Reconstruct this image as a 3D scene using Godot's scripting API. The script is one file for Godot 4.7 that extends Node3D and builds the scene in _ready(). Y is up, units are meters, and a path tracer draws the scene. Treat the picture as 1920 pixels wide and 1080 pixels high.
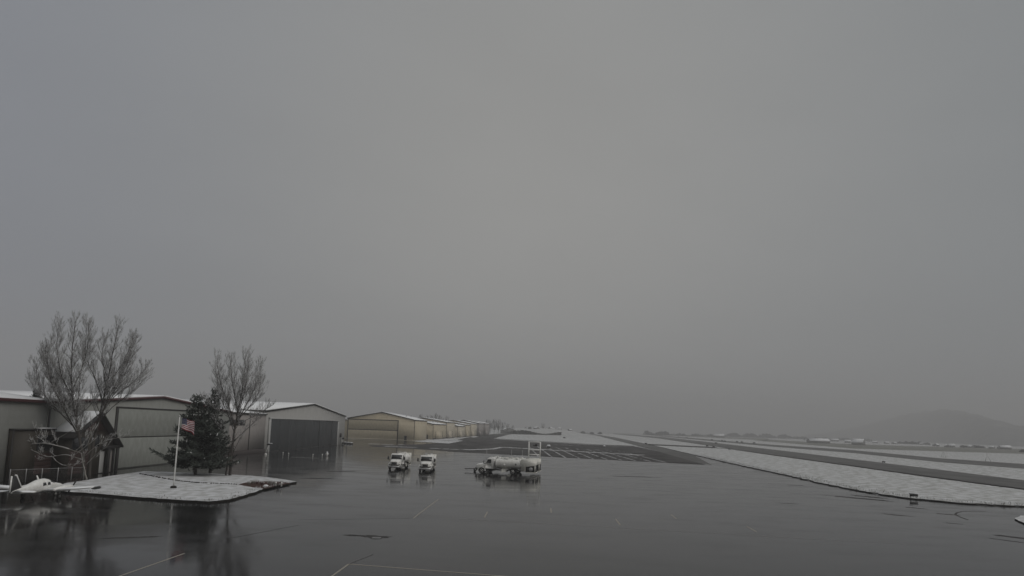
extends Node3D

var M := {}
var names := {}
var rng := RandomNumberGenerator.new()

# ---------------------------------------------------------------- naming
func numbered(called: String) -> String:
	var n: int = names.get(called, 0)
	names[called] = n + 1
	return called if n == 0 else "%s_%03d" % [called, n]

func tag(o: Node3D, label: String, category := "", group := "", kind := "") -> Node3D:
	if label: o.set_meta("label", label)
	if category: o.set_meta("category", category)
	if group: o.set_meta("group", group)
	if kind: o.set_meta("kind", kind)
	return o

func thing(called: String, label: String, category: String, at := Vector3.ZERO, turn := 0.0, group := "") -> Node3D:
	var o := Node3D.new()
	o.name = numbered(called)
	add_child(o)
	o.position = at
	o.rotation.y = turn
	return tag(o, label, category, group)

func part(called: String, st: SurfaceTool, mat: Material, parent: Node3D = null, smooth := false) -> MeshInstance3D:
	if not smooth:
		st.set_smooth_group(-1)
	st.generate_normals()
	var o := MeshInstance3D.new()
	o.mesh = st.commit()
	o.material_override = mat
	if parent == null:
		o.name = numbered(called)
		add_child(o)
	else:
		o.name = called
		parent.add_child(o, true)
	return o

func structure(called: String, st: SurfaceTool, mat: Material, label := "") -> MeshInstance3D:
	var o := part(called, st, mat)
	tag(o, label, "", "", "structure")
	return o

func copy_of(o: Node3D, at: Vector3, turn: float, label := "") -> Node3D:
	var c: Node3D = o.duplicate()
	var base := String(o.name)
	if base.length() > 4 and base.substr(base.length() - 4, 1) == "_" and base.right(3).is_valid_int():
		base = base.left(base.length() - 4)
	c.name = numbered(base)
	add_child(c)
	c.position = at
	c.rotation.y = turn
	if label: c.set_meta("label", label)
	return c

# ---------------------------------------------------------------- shapes
func geo() -> SurfaceTool:
	var st := SurfaceTool.new()
	st.begin(Mesh.PRIMITIVE_TRIANGLES)
	st.set_smooth_group(0)
	return st

func tri(st: SurfaceTool, a: Vector3, b: Vector3, c: Vector3, outward: Vector3) -> void:
	if (b - a).cross(c - a).dot(outward) > 0.0:
		var k := b
		b = c
		c = k
	st.add_vertex(a)
	st.add_vertex(b)
	st.add_vertex(c)

func quad(st: SurfaceTool, a: Vector3, b: Vector3, c: Vector3, d: Vector3, outward: Vector3) -> void:
	tri(st, a, b, c, outward)
	tri(st, a, c, d, outward)

func box(st: SurfaceTool, c: Vector3, s: Vector3, b := Basis()) -> void:
	var h := s * 0.5
	for k in 3:
		for g in [-1.0, 1.0]:
			var n := Vector3.ZERO
			n[k] = g
			var u := Vector3.ZERO
			u[(k + 1) % 3] = h[(k + 1) % 3]
			var v := Vector3.ZERO
			v[(k + 2) % 3] = h[(k + 2) % 3]
			var o := n * h
			quad(st, c + b * (o - u - v), c + b * (o + u - v), c + b * (o + u + v), c + b * (o - u + v), b * n)

# rings of equal length joined into a skin; every ring lies round its own middle
func loft(st: SurfaceTool, rings: Array, caps := true) -> void:
	var n: int = rings[0].size()
	var mid := []
	for r in rings:
		var m := Vector3.ZERO
		for p in r: m += p
		mid.append(m / n)
	for i in rings.size() - 1:
		for k in n:
			var a: Vector3 = rings[i][k]
			var b: Vector3 = rings[i][(k + 1) % n]
			var c: Vector3 = rings[i + 1][(k + 1) % n]
			var d: Vector3 = rings[i + 1][k]
			var out: Vector3 = (a + b + c + d) / 4.0 - (mid[i] + mid[i + 1]) / 2.0
			quad(st, a, b, c, d, out)
	if caps:
		for e in [0, rings.size() - 1]:
			var out: Vector3 = mid[e] - mid[1 if e == 0 else rings.size() - 2]
			for k in n:
				tri(st, mid[e], rings[e][k], rings[e][(k + 1) % n], out)

func ring(c: Vector3, u: Vector3, v: Vector3, n: int, power := 1.0) -> PackedVector3Array:
	var r := PackedVector3Array()
	for k in n:
		var a := TAU * (k + 0.5) / n
		var x := cos(a)
		var y := sin(a)
		r.append(c + u * signf(x) * pow(absf(x), power) + v * signf(y) * pow(absf(y), power))
	return r

func tube(st: SurfaceTool, pts: Array, radii: Array, sides := 6, caps := true) -> void:
	var rings := []
	for i in pts.size():
		var d: Vector3 = (pts[mini(i + 1, pts.size() - 1)] - pts[maxi(i - 1, 0)]).normalized()
		var u := d.cross(Vector3.UP if absf(d.y) < 0.9 else Vector3.RIGHT).normalized()
		rings.append(ring(pts[i], u * radii[i], d.cross(u) * radii[i], sides))
	loft(st, rings, caps)

func rod(st: SurfaceTool, a: Vector3, b: Vector3, r: float, sides := 6) -> void:
	tube(st, [a, b], [r, r], sides)

# a polygon in the x-y plane drawn out from z0 to z1
func prism(st: SurfaceTool, poly: PackedVector2Array, z0: float, z1: float, x := Transform3D()) -> void:
	var t := Geometry2D.triangulate_polygon(poly)
	for e in [[z0, -1.0], [z1, 1.0]]:
		for i in range(0, t.size(), 3):
			var p := poly[t[i]]
			var q := poly[t[i + 1]]
			var r := poly[t[i + 2]]
			tri(st, x * Vector3(p.x, p.y, e[0]), x * Vector3(q.x, q.y, e[0]), x * Vector3(r.x, r.y, e[0]), x.basis * Vector3(0, 0, e[1]))
	var turn := -1.0 if Geometry2D.is_polygon_clockwise(poly) else 1.0
	for i in poly.size():
		var p := poly[i]
		var q := poly[(i + 1) % poly.size()]
		var o := Vector3(q.y - p.y, p.x - q.x, 0) * turn
		quad(st, x * Vector3(p.x, p.y, z0), x * Vector3(q.x, q.y, z0), x * Vector3(q.x, q.y, z1), x * Vector3(p.x, p.y, z1), x.basis * o)

# sheet of ground: polygon of (x, z) at a height
func sheet(st: SurfaceTool, poly: PackedVector2Array, y: float) -> void:
	var t := Geometry2D.triangulate_polygon(poly)
	for i in range(0, t.size(), 3):
		var p := poly[t[i]]
		var q := poly[t[i + 1]]
		var r := poly[t[i + 2]]
		tri(st, Vector3(p.x, y, p.y), Vector3(q.x, y, q.y), Vector3(r.x, y, r.y), Vector3.UP)

# uneven outline: the edge of snow or asphalt wanders a little
func ragged(poly: PackedVector2Array, step: float, wander: float, salt: int) -> PackedVector2Array:
	var n := FastNoiseLite.new()
	n.seed = salt
	n.frequency = 0.35
	var out := PackedVector2Array()
	for i in poly.size():
		var a := poly[i]
		var b := poly[(i + 1) % poly.size()]
		var s := step * clampf(minf(a.length(), b.length()) / 80.0, 1.0, 12.0)
		var m := clampi(int(a.distance_to(b) / s), 1, 120)
		var side := (b - a).orthogonal().normalized()
		for k in m:
			var p := a.lerp(b, float(k) / m)
			out.append(p + side * (n.get_noise_2d(p.x, p.y) + 0.5 * n.get_noise_2d(p.x * 5.0 + 40.0, p.y * 5.0)) * wander if k > 0 else p)
	return out

# snow lying on turf: a slab with a dark turf edge
func snow_bank(called: String, poly: PackedVector2Array, height: float, label: String, m: Material) -> void:
	var st := geo()
	sheet(st, poly, height)
	structure(called, st, m, label)
	st = geo()
	var turn := -1.0 if Geometry2D.is_polygon_clockwise(poly) else 1.0
	for i in poly.size():
		var p := poly[i]
		var q := poly[(i + 1) % poly.size()]
		quad(st, Vector3(p.x, -0.02, p.y), Vector3(q.x, -0.02, q.y), Vector3(q.x, height, q.y), Vector3(p.x, height, p.y), Vector3(q.y - p.y, 0, p.x - q.x) * turn)
	structure("turf_edge", st, M.soil, "dark wet turf edge below the " + label)

# ---------------------------------------------------------------- materials
func lin(r: float, g: float, b: float) -> Color:
	return Color(r, g, b).linear_to_srgb()

func mat(c: Color, rough := 0.8, metal := 0.0, spec := 0.5) -> StandardMaterial3D:
	var m := StandardMaterial3D.new()
	m.albedo_color = c
	m.roughness = rough
	m.metallic = metal
	m.metallic_specular = spec
	return m

func noise_image(size: int, freq: float, salt: int, octaves := 4) -> Image:
	var n := FastNoiseLite.new()
	n.seed = salt
	n.noise_type = FastNoiseLite.TYPE_SIMPLEX_SMOOTH
	n.frequency = freq
	n.fractal_octaves = octaves
	return n.get_seamless_image(size, size)

# a texture whose value runs from lo to hi through a contrast curve
func noise_map(size: int, layers: Array, lo: Color, hi: Color, cut := 0.5, wide := 0.5) -> ImageTexture:
	var bytes := []
	for l in layers:
		bytes.append(noise_image(size, l[0], l[1], l[2]).get_data())
	var out := PackedByteArray()
	out.resize(size * size * 3)
	for i in size * size:
		var v := 0.0
		for k in layers.size():
			v += bytes[k][i] / 255.0 * layers[k][3]
		v = clampf((v - cut) / wide + 0.5, 0.0, 1.0)
		out[i * 3] = int(255.0 * lerpf(lo.r, hi.r, v))
		out[i * 3 + 1] = int(255.0 * lerpf(lo.g, hi.g, v))
		out[i * 3 + 2] = int(255.0 * lerpf(lo.b, hi.b, v))
	return ImageTexture.create_from_image(Image.create_from_data(size, size, false, Image.FORMAT_RGB8, out))

func bumps(size: int, freq: float, salt: int, strength: float) -> ImageTexture:
	var im := noise_image(size, freq, salt, 3)
	im.convert(Image.FORMAT_RGBA8)
	im.bump_map_to_normal_map(strength)
	return ImageTexture.create_from_image(im)

func on_world(m: StandardMaterial3D, metres: Vector3) -> StandardMaterial3D:
	m.uv1_triplanar = true
	m.uv1_world_triplanar = true
	m.uv1_scale = Vector3.ONE / metres
	return m

func on_object(m: StandardMaterial3D, metres: Vector3) -> StandardMaterial3D:
	m.uv1_triplanar = true
	m.uv1_scale = Vector3.ONE / metres
	return m

func siding(c: Color, grime: ImageTexture, ribs: ImageTexture) -> StandardMaterial3D:
	var m := mat(c, 0.62, 0.0, 0.4)
	m.albedo_texture = grime
	m.normal_enabled = true
	m.normal_texture = ribs
	m.normal_scale = 0.6
	return on_object(m, Vector3(6, 14, 6))

func materials() -> void:
	var white := Color(1, 1, 1)
	# wet apron: old asphalt under a broken film of water
	var a := mat(white, 1.0, 0.0, 0.37)
	a.albedo_texture = noise_map(1024, [[0.004, 3, 4, 0.6], [0.09, 4, 3, 0.4]], lin(0.010, 0.010, 0.011), lin(0.022, 0.021, 0.021), 0.5, 0.5)
	a.roughness_texture = noise_map(1024, [[0.006, 11, 5, 0.8], [0.06, 12, 3, 0.2]], Color(0.07, 0.07, 0.07), Color(0.18, 0.18, 0.18), 0.56, 0.5)
	a.normal_enabled = true
	a.normal_texture = bumps(1024, 0.10, 21, 3.0)
	a.normal_scale = 0.008
	M.apron = on_world(a, Vector3(70, 70, 28))
	# newer, drier, coarse asphalt
	var r := mat(white, 0.85, 0.0, 0.22)
	r.albedo_texture = noise_map(1024, [[0.005, 31, 4, 0.6], [0.12, 32, 3, 0.4]], lin(0.035, 0.034, 0.034), lin(0.095, 0.091, 0.088), 0.5, 0.5)
	M.ramp = on_world(r, Vector3(60, 60, 60))
	var t := mat(white, 0.7, 0.0, 0.3)
	t.albedo_texture = noise_map(1024, [[0.005, 41, 4, 0.6], [0.12, 42, 3, 0.4]], lin(0.07, 0.069, 0.067), lin(0.125, 0.123, 0.118), 0.5, 0.5)
	M.taxiway = on_world(t, Vector3(60, 60, 60))
	# thin wet snow with grass showing through
	var s := mat(white, 0.9, 0.0, 0.3)
	s.albedo_texture = noise_map(1024, [[0.010, 51, 5, 0.5], [0.16, 52, 3, 0.5]], lin(0.23, 0.23, 0.21), lin(0.60, 0.61, 0.62), 0.44, 0.36)
	s.normal_enabled = true
	s.normal_texture = bumps(1024, 0.12, 53, 6.0)
	s.normal_scale = 0.15
	M.field_snow = on_world(s, Vector3(24, 24, 24))
	var ls := mat(white, 0.9, 0.0, 0.3)
	ls.albedo_texture = noise_map(1024, [[0.01, 61, 5, 0.55], [0.16, 62, 3, 0.45]], lin(0.32, 0.32, 0.31), lin(0.62, 0.63, 0.645), 0.44, 0.42)
	ls.normal_enabled = true
	ls.normal_texture = bumps(1024, 0.10, 63, 6.0)
	ls.normal_scale = 0.2
	M.lawn_snow = on_world(ls, Vector3(16, 16, 16))
	var f := mat(white, 0.95, 0.0, 0.2)
	f.albedo_texture = noise_map(1024, [[0.006, 71, 5, 0.6], [0.14, 72, 3, 0.4]], lin(0.12, 0.12, 0.10), lin(0.24, 0.24, 0.225), 0.5, 0.5)
	M.field_grass = on_world(f, Vector3(90, 90, 90))
	M.soil = on_world(mat(lin(0.018, 0.016, 0.014), 0.95, 0.0, 0.2), Vector3.ONE)
	M.mulch = mat(lin(0.06, 0.035, 0.03), 0.95, 0.0, 0.2)
	M.snow = mat(lin(0.78, 0.79, 0.80), 0.9, 0.0, 0.3)
	M.twig_snow = mat(lin(0.62, 0.62, 0.62), 0.9, 0.0, 0.3)
	var grime := noise_map(512, [[0.012, 81, 4, 0.7], [0.2, 82, 2, 0.3]], Color(0.91, 0.91, 0.90), Color(1, 1, 1), 0.5, 0.5)
	var rib := Image.create_empty(512, 8, false, Image.FORMAT_RGBA8)
	for x in 512:
		var h := 1.0 if x % 32 < 9 else 0.0
		for y in 8:
			rib.set_pixel(x, y, Color(h, h, h))
	rib.bump_map_to_normal_map(2.0)
	var ribs := ImageTexture.create_from_image(rib)
	M.stone_wall = siding(lin(0.285, 0.29, 0.275), grime, ribs)
	M.sage_door = siding(lin(0.28, 0.29, 0.27), grime, ribs)
	M.mauve_wall = siding(lin(0.31, 0.285, 0.275), grime, ribs)
	M.grey_wall = siding(lin(0.37, 0.365, 0.355), grime, ribs)
	M.slate_door = siding(lin(0.047, 0.051, 0.055), grime, ribs)
	M.tan_wall = siding(lin(0.52, 0.455, 0.34), grime, ribs)
	M.tan_door = siding(lin(0.49, 0.43, 0.32), grime, ribs)
	M.light_tan = siding(lin(0.55, 0.495, 0.40), grime, ribs)
	M.dark_trim = mat(lin(0.02, 0.018, 0.017), 0.6)
	M.red_trim = mat(lin(0.055, 0.012, 0.014), 0.6)
	M.pale_trim = mat(lin(0.4, 0.4, 0.39), 0.6)
	M.brown_wall = siding(lin(0.045, 0.038, 0.03), grime, ribs)
	M.red_wood = siding(lin(0.055, 0.03, 0.027), grime, ribs)
	M.brick_red = siding(lin(0.10, 0.035, 0.033), grime, ribs)
	M.plinth = mat(lin(0.05, 0.04, 0.038), 0.8)
	M.dark_glass = mat(lin(0.012, 0.013, 0.015), 0.08, 0.0, 0.6)
	M.bark = mat(lin(0.072, 0.064, 0.058), 0.95, 0.0, 0.2)
	M.pale_bark = mat(lin(0.26, 0.25, 0.23), 0.95, 0.0, 0.2)
	M.needle = mat(lin(0.065, 0.076, 0.065), 0.9, 0.0, 0.2)
	M.dull_needle = mat(lin(0.05, 0.058, 0.05), 0.9, 0.0, 0.2)
	var grit := noise_map(512, [[0.008, 101, 5, 0.5], [0.09, 102, 4, 0.5]], Color(0.88, 0.87, 0.85), Color(1, 1, 1), 0.42, 0.35)
	M.white_paint = on_object(mat(lin(0.82, 0.82, 0.80), 0.35, 0.0, 0.5), Vector3(2.2, 2.2, 2.2))
	M.white_paint.albedo_texture = grit
	M.cream_paint = on_object(mat(lin(0.78, 0.775, 0.72), 0.4, 0.0, 0.5), Vector3(2.2, 2.2, 2.2))
	M.cream_paint.albedo_texture = grit
	M.tank_metal = mat(lin(0.72, 0.72, 0.69), 0.4, 0.0, 0.5)
	on_object(M.tank_metal, Vector3(2.2, 2.2, 2.2)).albedo_texture = grit
	M.rubber = mat(lin(0.012, 0.012, 0.012), 0.85, 0.0, 0.3)
	M.black_steel = mat(lin(0.02, 0.02, 0.02), 0.6)
	M.steel = mat(lin(0.4, 0.4, 0.4), 0.4, 0.7)
	M.galvanised = mat(lin(0.45, 0.45, 0.45), 0.5, 0.4)
	M.red_paint = mat(lin(0.3, 0.03, 0.03), 0.5)
	M.lamp_glass = mat(lin(0.5, 0.5, 0.48), 0.15)
	M.line_paint = on_world(mat(lin(0.30, 0.275, 0.23), 0.6, 0.0, 0.4), Vector3.ONE)
	M.faint_paint = on_world(mat(lin(0.17, 0.16, 0.15), 0.3, 0.0, 0.5), Vector3.ONE)
	M.slush = on_world(mat(lin(0.44, 0.44, 0.44), 0.7, 0.0, 0.4), Vector3.ONE)
	var hm := mat(white, 0.95, 0.0, 0.1)
	hm.albedo_texture = noise_map(512, [[0.01, 91, 5, 0.6], [0.12, 92, 3, 0.4]], lin(0.03, 0.035, 0.035), lin(0.22, 0.225, 0.23), 0.55, 0.35)
	M.hill = on_world(hm, Vector3(400, 400, 400))
	M.far_wood = mat(lin(0.05, 0.052, 0.05), 0.95, 0.0, 0.1)
	M.dry_brush = mat(lin(0.085, 0.08, 0.07), 0.95, 0.0, 0.1)
	M.far_wall = mat(lin(0.16, 0.155, 0.15), 0.8)

# ---------------------------------------------------------------- first: camera, sky, light, exposure
func camera_and_light() -> void:
	var cam := Camera3D.new()
	cam.name = "camera"
	cam.projection = Camera3D.PROJECTION_FRUSTUM
	cam.near = 0.5
	cam.far = 9000.0
	cam.size = 2.0 * 0.5 * 540.0 / 1100.0
	cam.frustum_offset = Vector2(0, 0.5 * 151.7 / 1100.0)
	cam.basis = Basis(Vector3.RIGHT, deg_to_rad(5.7)) * Basis(Vector3.BACK, deg_to_rad(1.83))
	cam.position = Vector3(0, 8, 0)
	add_child(cam)
	cam.current = true
	var w := 512
	var sky_im := Image.create_empty(w, w / 2, false, Image.FORMAT_RGBF)
	var n := FastNoiseLite.new()
	n.seed = 5
	n.frequency = 1.3
	n.fractal_octaves = 4
	for j in w / 2:
		var up := PI * (0.5 - (j + 0.5) / (w / 2))
		for i in w:
			var az := TAU * (i + 0.5) / w
			var d := Vector3(sin(az) * cos(up), sin(up), -cos(az) * cos(up))
			# thick snow cloud, thinner and warmer where the sun stands behind it
			var toward := Vector3(0.02, 0.36, -0.93).normalized()
			var glow := exp(-pow(d.angle_to(toward) / 0.64, 2.0))
			var c := Color(0.178, 0.194, 0.208).lerp(Color(0.277, 0.277, 0.271), glow)
			var west := clampf(-d.x * 1.4, 0.0, 1.0)
			c = c.lerp(Color(0.200, 0.212, 0.248), west * (1.0 - glow) * 0.95)
			# away from the frame the cloud is as bright as in it, and brightest overhead as an overcast sky is
			var away := smoothstep(0.75, 1.5, absf(wrapf(az, -PI, PI)))
			c = c.lerp(Color(0.262, 0.262, 0.262), away * (1.0 - glow))
			c *= 1.0 + 0.75 * smoothstep(0.62, 1.25, up)
			c *= 1.0 + 0.06 * n.get_noise_3d(d.x * 1.2 + d.y * 0.8, d.y * 3.2, d.z * 1.2)
			sky_im.set_pixel(i, j, c)
	var sm := PanoramaSkyMaterial.new()
	sm.panorama = ImageTexture.create_from_image(sky_im)
	var sky := Sky.new()
	sky.sky_material = sm
	var e := Environment.new()
	e.background_mode = Environment.BG_SKY
	e.sky = sky
	e.background_energy_multiplier = 1.75
	e.tonemap_mode = Environment.TONE_MAPPER_LINEAR
	e.tonemap_exposure = 0.655
	e.fog_enabled = true
	e.fog_density = 0.00068
	e.fog_light_color = Color(0.95, 0.95, 0.95)
	e.sdfgi_enabled = true
	e.ssao_enabled = true
	e.ssil_enabled = true
	var we := WorldEnvironment.new()
	we.name = "environment"
	we.environment = e
	add_child(we)
	var sun := DirectionalLight3D.new()
	sun.name = "sun_behind_cloud"
	sun.light_energy = 0.52
	sun.light_angular_distance = 40.0
	sun.light_color = Color(1.0, 0.985, 0.965)
	sun.shadow_enabled = true
	add_child(sun)
	sun.look_at_from_position(Vector3.ZERO, -Vector3(0.74, 0.64, 0.2))

# ---------------------------------------------------------------- the ground
func ground() -> void:
	var st := geo()
	sheet(st, PackedVector2Array([Vector2(-1500, 150), Vector2(3000, 150), Vector2(3000, -4000), Vector2(-1500, -4000)]), 0.0)
	structure("ground", st, M.field_snow, "snow-dusted flat ground around the airfield")
	# apron in front of the hangars
	st = geo()
	var edge := PackedVector2Array([Vector2(89.54, -382.41), Vector2(79.38, -303.84), Vector2(68.37, -219.89), Vector2(61.91, -169.63), Vector2(58.77, -140.28), Vector2(56.56, -119.62), Vector2(54.29, -103.1), Vector2(53.65, -92.47), Vector2(53.72, -85.97), Vector2(54.75, -81.78), Vector2(56.67, -79.35), Vector2(58.47, -77.05), Vector2(61.78, -76.03), Vector2(65.54, -75.66), Vector2(75.08, -76.4)])
	var apron := PackedVector2Array(edge)
	apron.append_array(PackedVector2Array([Vector2(160, -60), Vector2(160, 80), Vector2(-140, 80), Vector2(-140, -289), Vector2(-48, -289)]))
	apron.append_array(PackedVector2Array([Vector2(-40.49, -271.23), Vector2(-26.85, -311.23), Vector2(-9.26, -397.63), Vector2(14.17, -354.07), Vector2(44.93, -322.32), Vector2(68.95, -319.05)]))
	sheet(st, apron, 0.01)
	structure("apron", st, M.apron, "wet dark asphalt apron in front of the hangars")
	# tie-down ramp and the lane along the hangar row
	st = geo()
	sheet(st, ragged(PackedVector2Array([Vector2(-46.39, -201.72), Vector2(-32.36, -194.02), Vector2(-13.71, -179.27), Vector2(-2.34, -174.85), Vector2(6.97, -171.24), Vector2(18.8, -166.65), Vector2(28.63, -162.83), Vector2(40.64, -158.17), Vector2(50.64, -153.11), Vector2(55.14, -182.62), Vector2(61.1, -237.9), Vector2(66.58, -308.05), Vector2(44.61, -320.01), Vector2(23.44, -349.34), Vector2(-10.88, -391.36), Vector2(2.62, -744.96), Vector2(25.33, -972.56), Vector2(3.18, -922.33), Vector2(-26.13, -566.94), Vector2(-30.19, -380.99), Vector2(-29.69, -280.01), Vector2(-36.07, -241.9), Vector2(-44.15, -222.34), Vector2(-50.12, -209.65), Vector2(-46.39, -201.72)]), 2.0, 0.5, 3), 0.018)
	structure("tie_down_ramp", st, M.ramp, "darker newer asphalt of the tie-down ramp with pale lines")
	# taxiways and runway in the field
	st = geo()
	sheet(st, PackedVector2Array([Vector2(219.35, -1976.84), Vector2(127.55, -861), Vector2(71.5, -330.86), Vector2(59.04, -222.09), Vector2(51.27, -160.25), Vector2(52.36, -152.89), Vector2(68.37, -219.89), Vector2(89.54, -382.41), Vector2(131.36, -749.38), Vector2(240.81, -1976.84)]), 0.026)
	structure("taxiway", st, M.taxiway, "grey taxiway leading from the apron towards the horizon")
	st = geo()
	sheet(st, PackedVector2Array([Vector2(265.16, -1513.39), Vector2(190.34, -741.61), Vector2(126.77, -347.21), Vector2(107.37, -226.86), Vector2(100.9, -177.17), Vector2(94.13, -129.88), Vector2(91.72, -105.69), Vector2(90.46, -87.95), Vector2(112.45, -109.21), Vector2(113.83, -131.04), Vector2(121.38, -167.35), Vector2(131.87, -224.35), Vector2(148.95, -314.62), Vector2(178.99, -490.21), Vector2(268.58, -1046.54), Vector2(346.33, -1976.84)]), 0.02)
	structure("taxiway", st, M.taxiway, "wide grey taxiway across the snow field")
	st = geo()
	sheet(st, PackedVector2Array([Vector2(256.45, -1463.62), Vector2(187.23, -729.47), Vector2(125.79, -344.54), Vector2(106.82, -225.72), Vector2(100.31, -176.13), Vector2(93.58, -129.13), Vector2(91.29, -105.2), Vector2(93.48, -107.71), Vector2(96.07, -132.56), Vector2(102.94, -180.74), Vector2(109.87, -232.15), Vector2(130.31, -356.93), Vector2(198.6, -773.81), Vector2(279.41, -1594.73)]), 0.027)
	structure("taxiway_shoulder", st, M.ramp, "dark wet shoulder along the near edge of the wide taxiway")
	st = geo()
	sheet(st, PackedVector2Array([Vector2(90.43, -398.52), Vector2(127.23, -366.61), Vector2(118.92, -335.69), Vector2(85.26, -362.71)]), 0.014)
	structure("taxiway", st, M.ramp, "thin dark connecting taxiway stub in the snow field")
	st = geo()
	sheet(st, PackedVector2Array([Vector2(462.58, -1976.84), Vector2(237.34, -542.57), Vector2(235.65, -404.97), Vector2(203.04, -279.65), Vector2(205.52, -236.19), Vector2(206.73, -209.42), Vector2(164.37, -166.63), Vector2(166.03, -190.9), Vector2(164.43, -226.55), Vector2(188.57, -324.14), Vector2(195.67, -447.35), Vector2(330.38, -1411.81)]), 0.02)
	structure("runway", st, M.taxiway, "distant grey runway strip on the right")
	for a in [[PackedVector2Array([Vector2(547.3, -1250.9), Vector2(472.77, -865.87), Vector2(553.99, -823.69), Vector2(793.37, -910.3), Vector2(914.74, -924.81), Vector2(448.73, -453.94), Vector2(413.22, -474.37), Vector2(331.64, -468.12), Vector2(272.81, -468.78), Vector2(372.54, -897.92)]), "dull grass field before the far houses"], [PackedVector2Array([Vector2(256.91, -1976.84), Vector2(525.17, -1976.84), Vector2(761.28, -1739.87), Vector2(427.25, -976.55), Vector2(415.85, -1565.29), Vector2(232.34, -1787.7)]), "grey strip of grass near the horizon"]]:
		st = geo()
		sheet(st, a[0], 0.012)
		structure("grass_field", st, M.field_grass, a[1])
	# snow banks
	var right := PackedVector2Array([Vector2(87.75, -373.32), Vector2(79.38, -303.84), Vector2(68.37, -219.89), Vector2(61.91, -169.63), Vector2(58.77, -140.28), Vector2(56.56, -119.62), Vector2(54.29, -103.1), Vector2(53.65, -92.47), Vector2(53.72, -85.97), Vector2(54.75, -81.78), Vector2(56.67, -79.35), Vector2(58.47, -77.05), Vector2(61.78, -76.03), Vector2(65.54, -75.66), Vector2(75.08, -76.4), Vector2(89.15, -86.69), Vector2(90.13, -103.86), Vector2(92.26, -127.31), Vector2(98.95, -173.74), Vector2(105.49, -222.91), Vector2(121.12, -331.74), Vector2(118.48, -332.74), Vector2(84.23, -358.34)])
	snow_bank("snow_field", ragged(right, 0.5, 0.7, 7), 0.17, "snow field along the right edge of the apron", M.field_snow)
	snow_bank("snow_wedge", ragged(PackedVector2Array([Vector2(-10.83, -402.51), Vector2(2.56, -726.73), Vector2(39.29, -991.98), Vector2(123.59, -1317.32), Vector2(110.23, -878.08), Vector2(67.61, -319.51), Vector2(45.58, -327.04), Vector2(24.1, -359.17)]), 1.0, 0.6, 9), 0.2, "snow wedge between ramp and taxiway", M.field_snow)
	snow_bank("snow_island", ragged(PackedVector2Array([Vector2(-48.31, -63.45), Vector2(-49.86, -67.64), Vector2(-49.96, -70.9), Vector2(-51.13, -76.86), Vector2(-51.62, -84.3), Vector2(-47.05, -84.23), Vector2(-41.66, -84.03), Vector2(-35.79, -82.68), Vector2(-31.11, -80.19), Vector2(-27.21, -76.57), Vector2(-27.49, -73.02), Vector2(-27.77, -67.46), Vector2(-27.04, -61.06), Vector2(-27.01, -58.03), Vector2(-28.12, -56.15), Vector2(-31.34, -56.52), Vector2(-35.49, -57.5), Vector2(-40.76, -59.16), Vector2(-44.54, -59.97)]), 0.6, 0.3, 11), 0.2, "snow covered lawn island by the flagpole", M.lawn_snow)
	snow_bank("snow_island", ragged(PackedVector2Array([Vector2(53.41, -62.84), Vector2(56.37, -65.69), Vector2(58.83, -66.6), Vector2(60.73, -65.45), Vector2(58.77, -62.17), Vector2(52.53, -58.35), Vector2(51.69, -59.77)]), 0.5, 0.25, 13), 0.14, "small snow island at the right edge of the frame", M.lawn_snow)
	var k := 0
	for a in [[PackedVector2Array([Vector2(-41.95, -274.33), Vector2(-42.44, -314.24), Vector2(-25.28, -319.64), Vector2(-26.67, -260.66)]), "beside the first tan hangar"], [PackedVector2Array([Vector2(-41.01, -316.37), Vector2(-38.17, -350.29), Vector2(-25.28, -319.64), Vector2(-31.76, -304.46)]), "by the low tan shed"], [PackedVector2Array([Vector2(-36.72, -473.16), Vector2(-32.91, -513.45), Vector2(-24.34, -457.69), Vector2(-25.68, -419.26)]), "in the lane by the second low shed"], [PackedVector2Array([Vector2(-37.73, -549.52), Vector2(-33.81, -612.95), Vector2(-24.58, -566.79), Vector2(-30.7, -515.22)]), "by the farther tan hangars"], [PackedVector2Array([Vector2(-17.92, -820.81), Vector2(3.81, -1119.4), Vector2(49.08, -1240.76), Vector2(15.5, -910.94)]), "at the far end of the lane"]]:
		snow_bank("snow_patch", ragged(a[0], 1.0, 0.6, 20 + k), 0.08, "snow patch " + a[1], M.lawn_snow)
		k += 1
	# stone edging and planting bed on the island
	st = geo()
	sheet(st, ragged(PackedVector2Array([Vector2(-32.22, -71.05), Vector2(-32.39, -73.72), Vector2(-30.72, -75.75), Vector2(-28.8, -76.05), Vector2(-27.01, -74.14), Vector2(-27.48, -70.98), Vector2(-27.59, -67.59), Vector2(-29.33, -68.52)]), 0.5, 0.3, 15), 0.206)
	structure("planting_bed", st, M.mulch, "red-brown mulch bed at the pointed end of the island")
	var line := PackedVector2Array([Vector2(-49.63, -80.14), Vector2(-45.89, -77.26), Vector2(-42.92, -74.78), Vector2(-39.81, -72.57), Vector2(-37.12, -71.42), Vector2(-34.5, -71.29), Vector2(-32.22, -71.05)])
	rng.seed = 77
	var border := thing("stone_edging", "curved row of dark edging stones across the snowy island", "edging")
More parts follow.
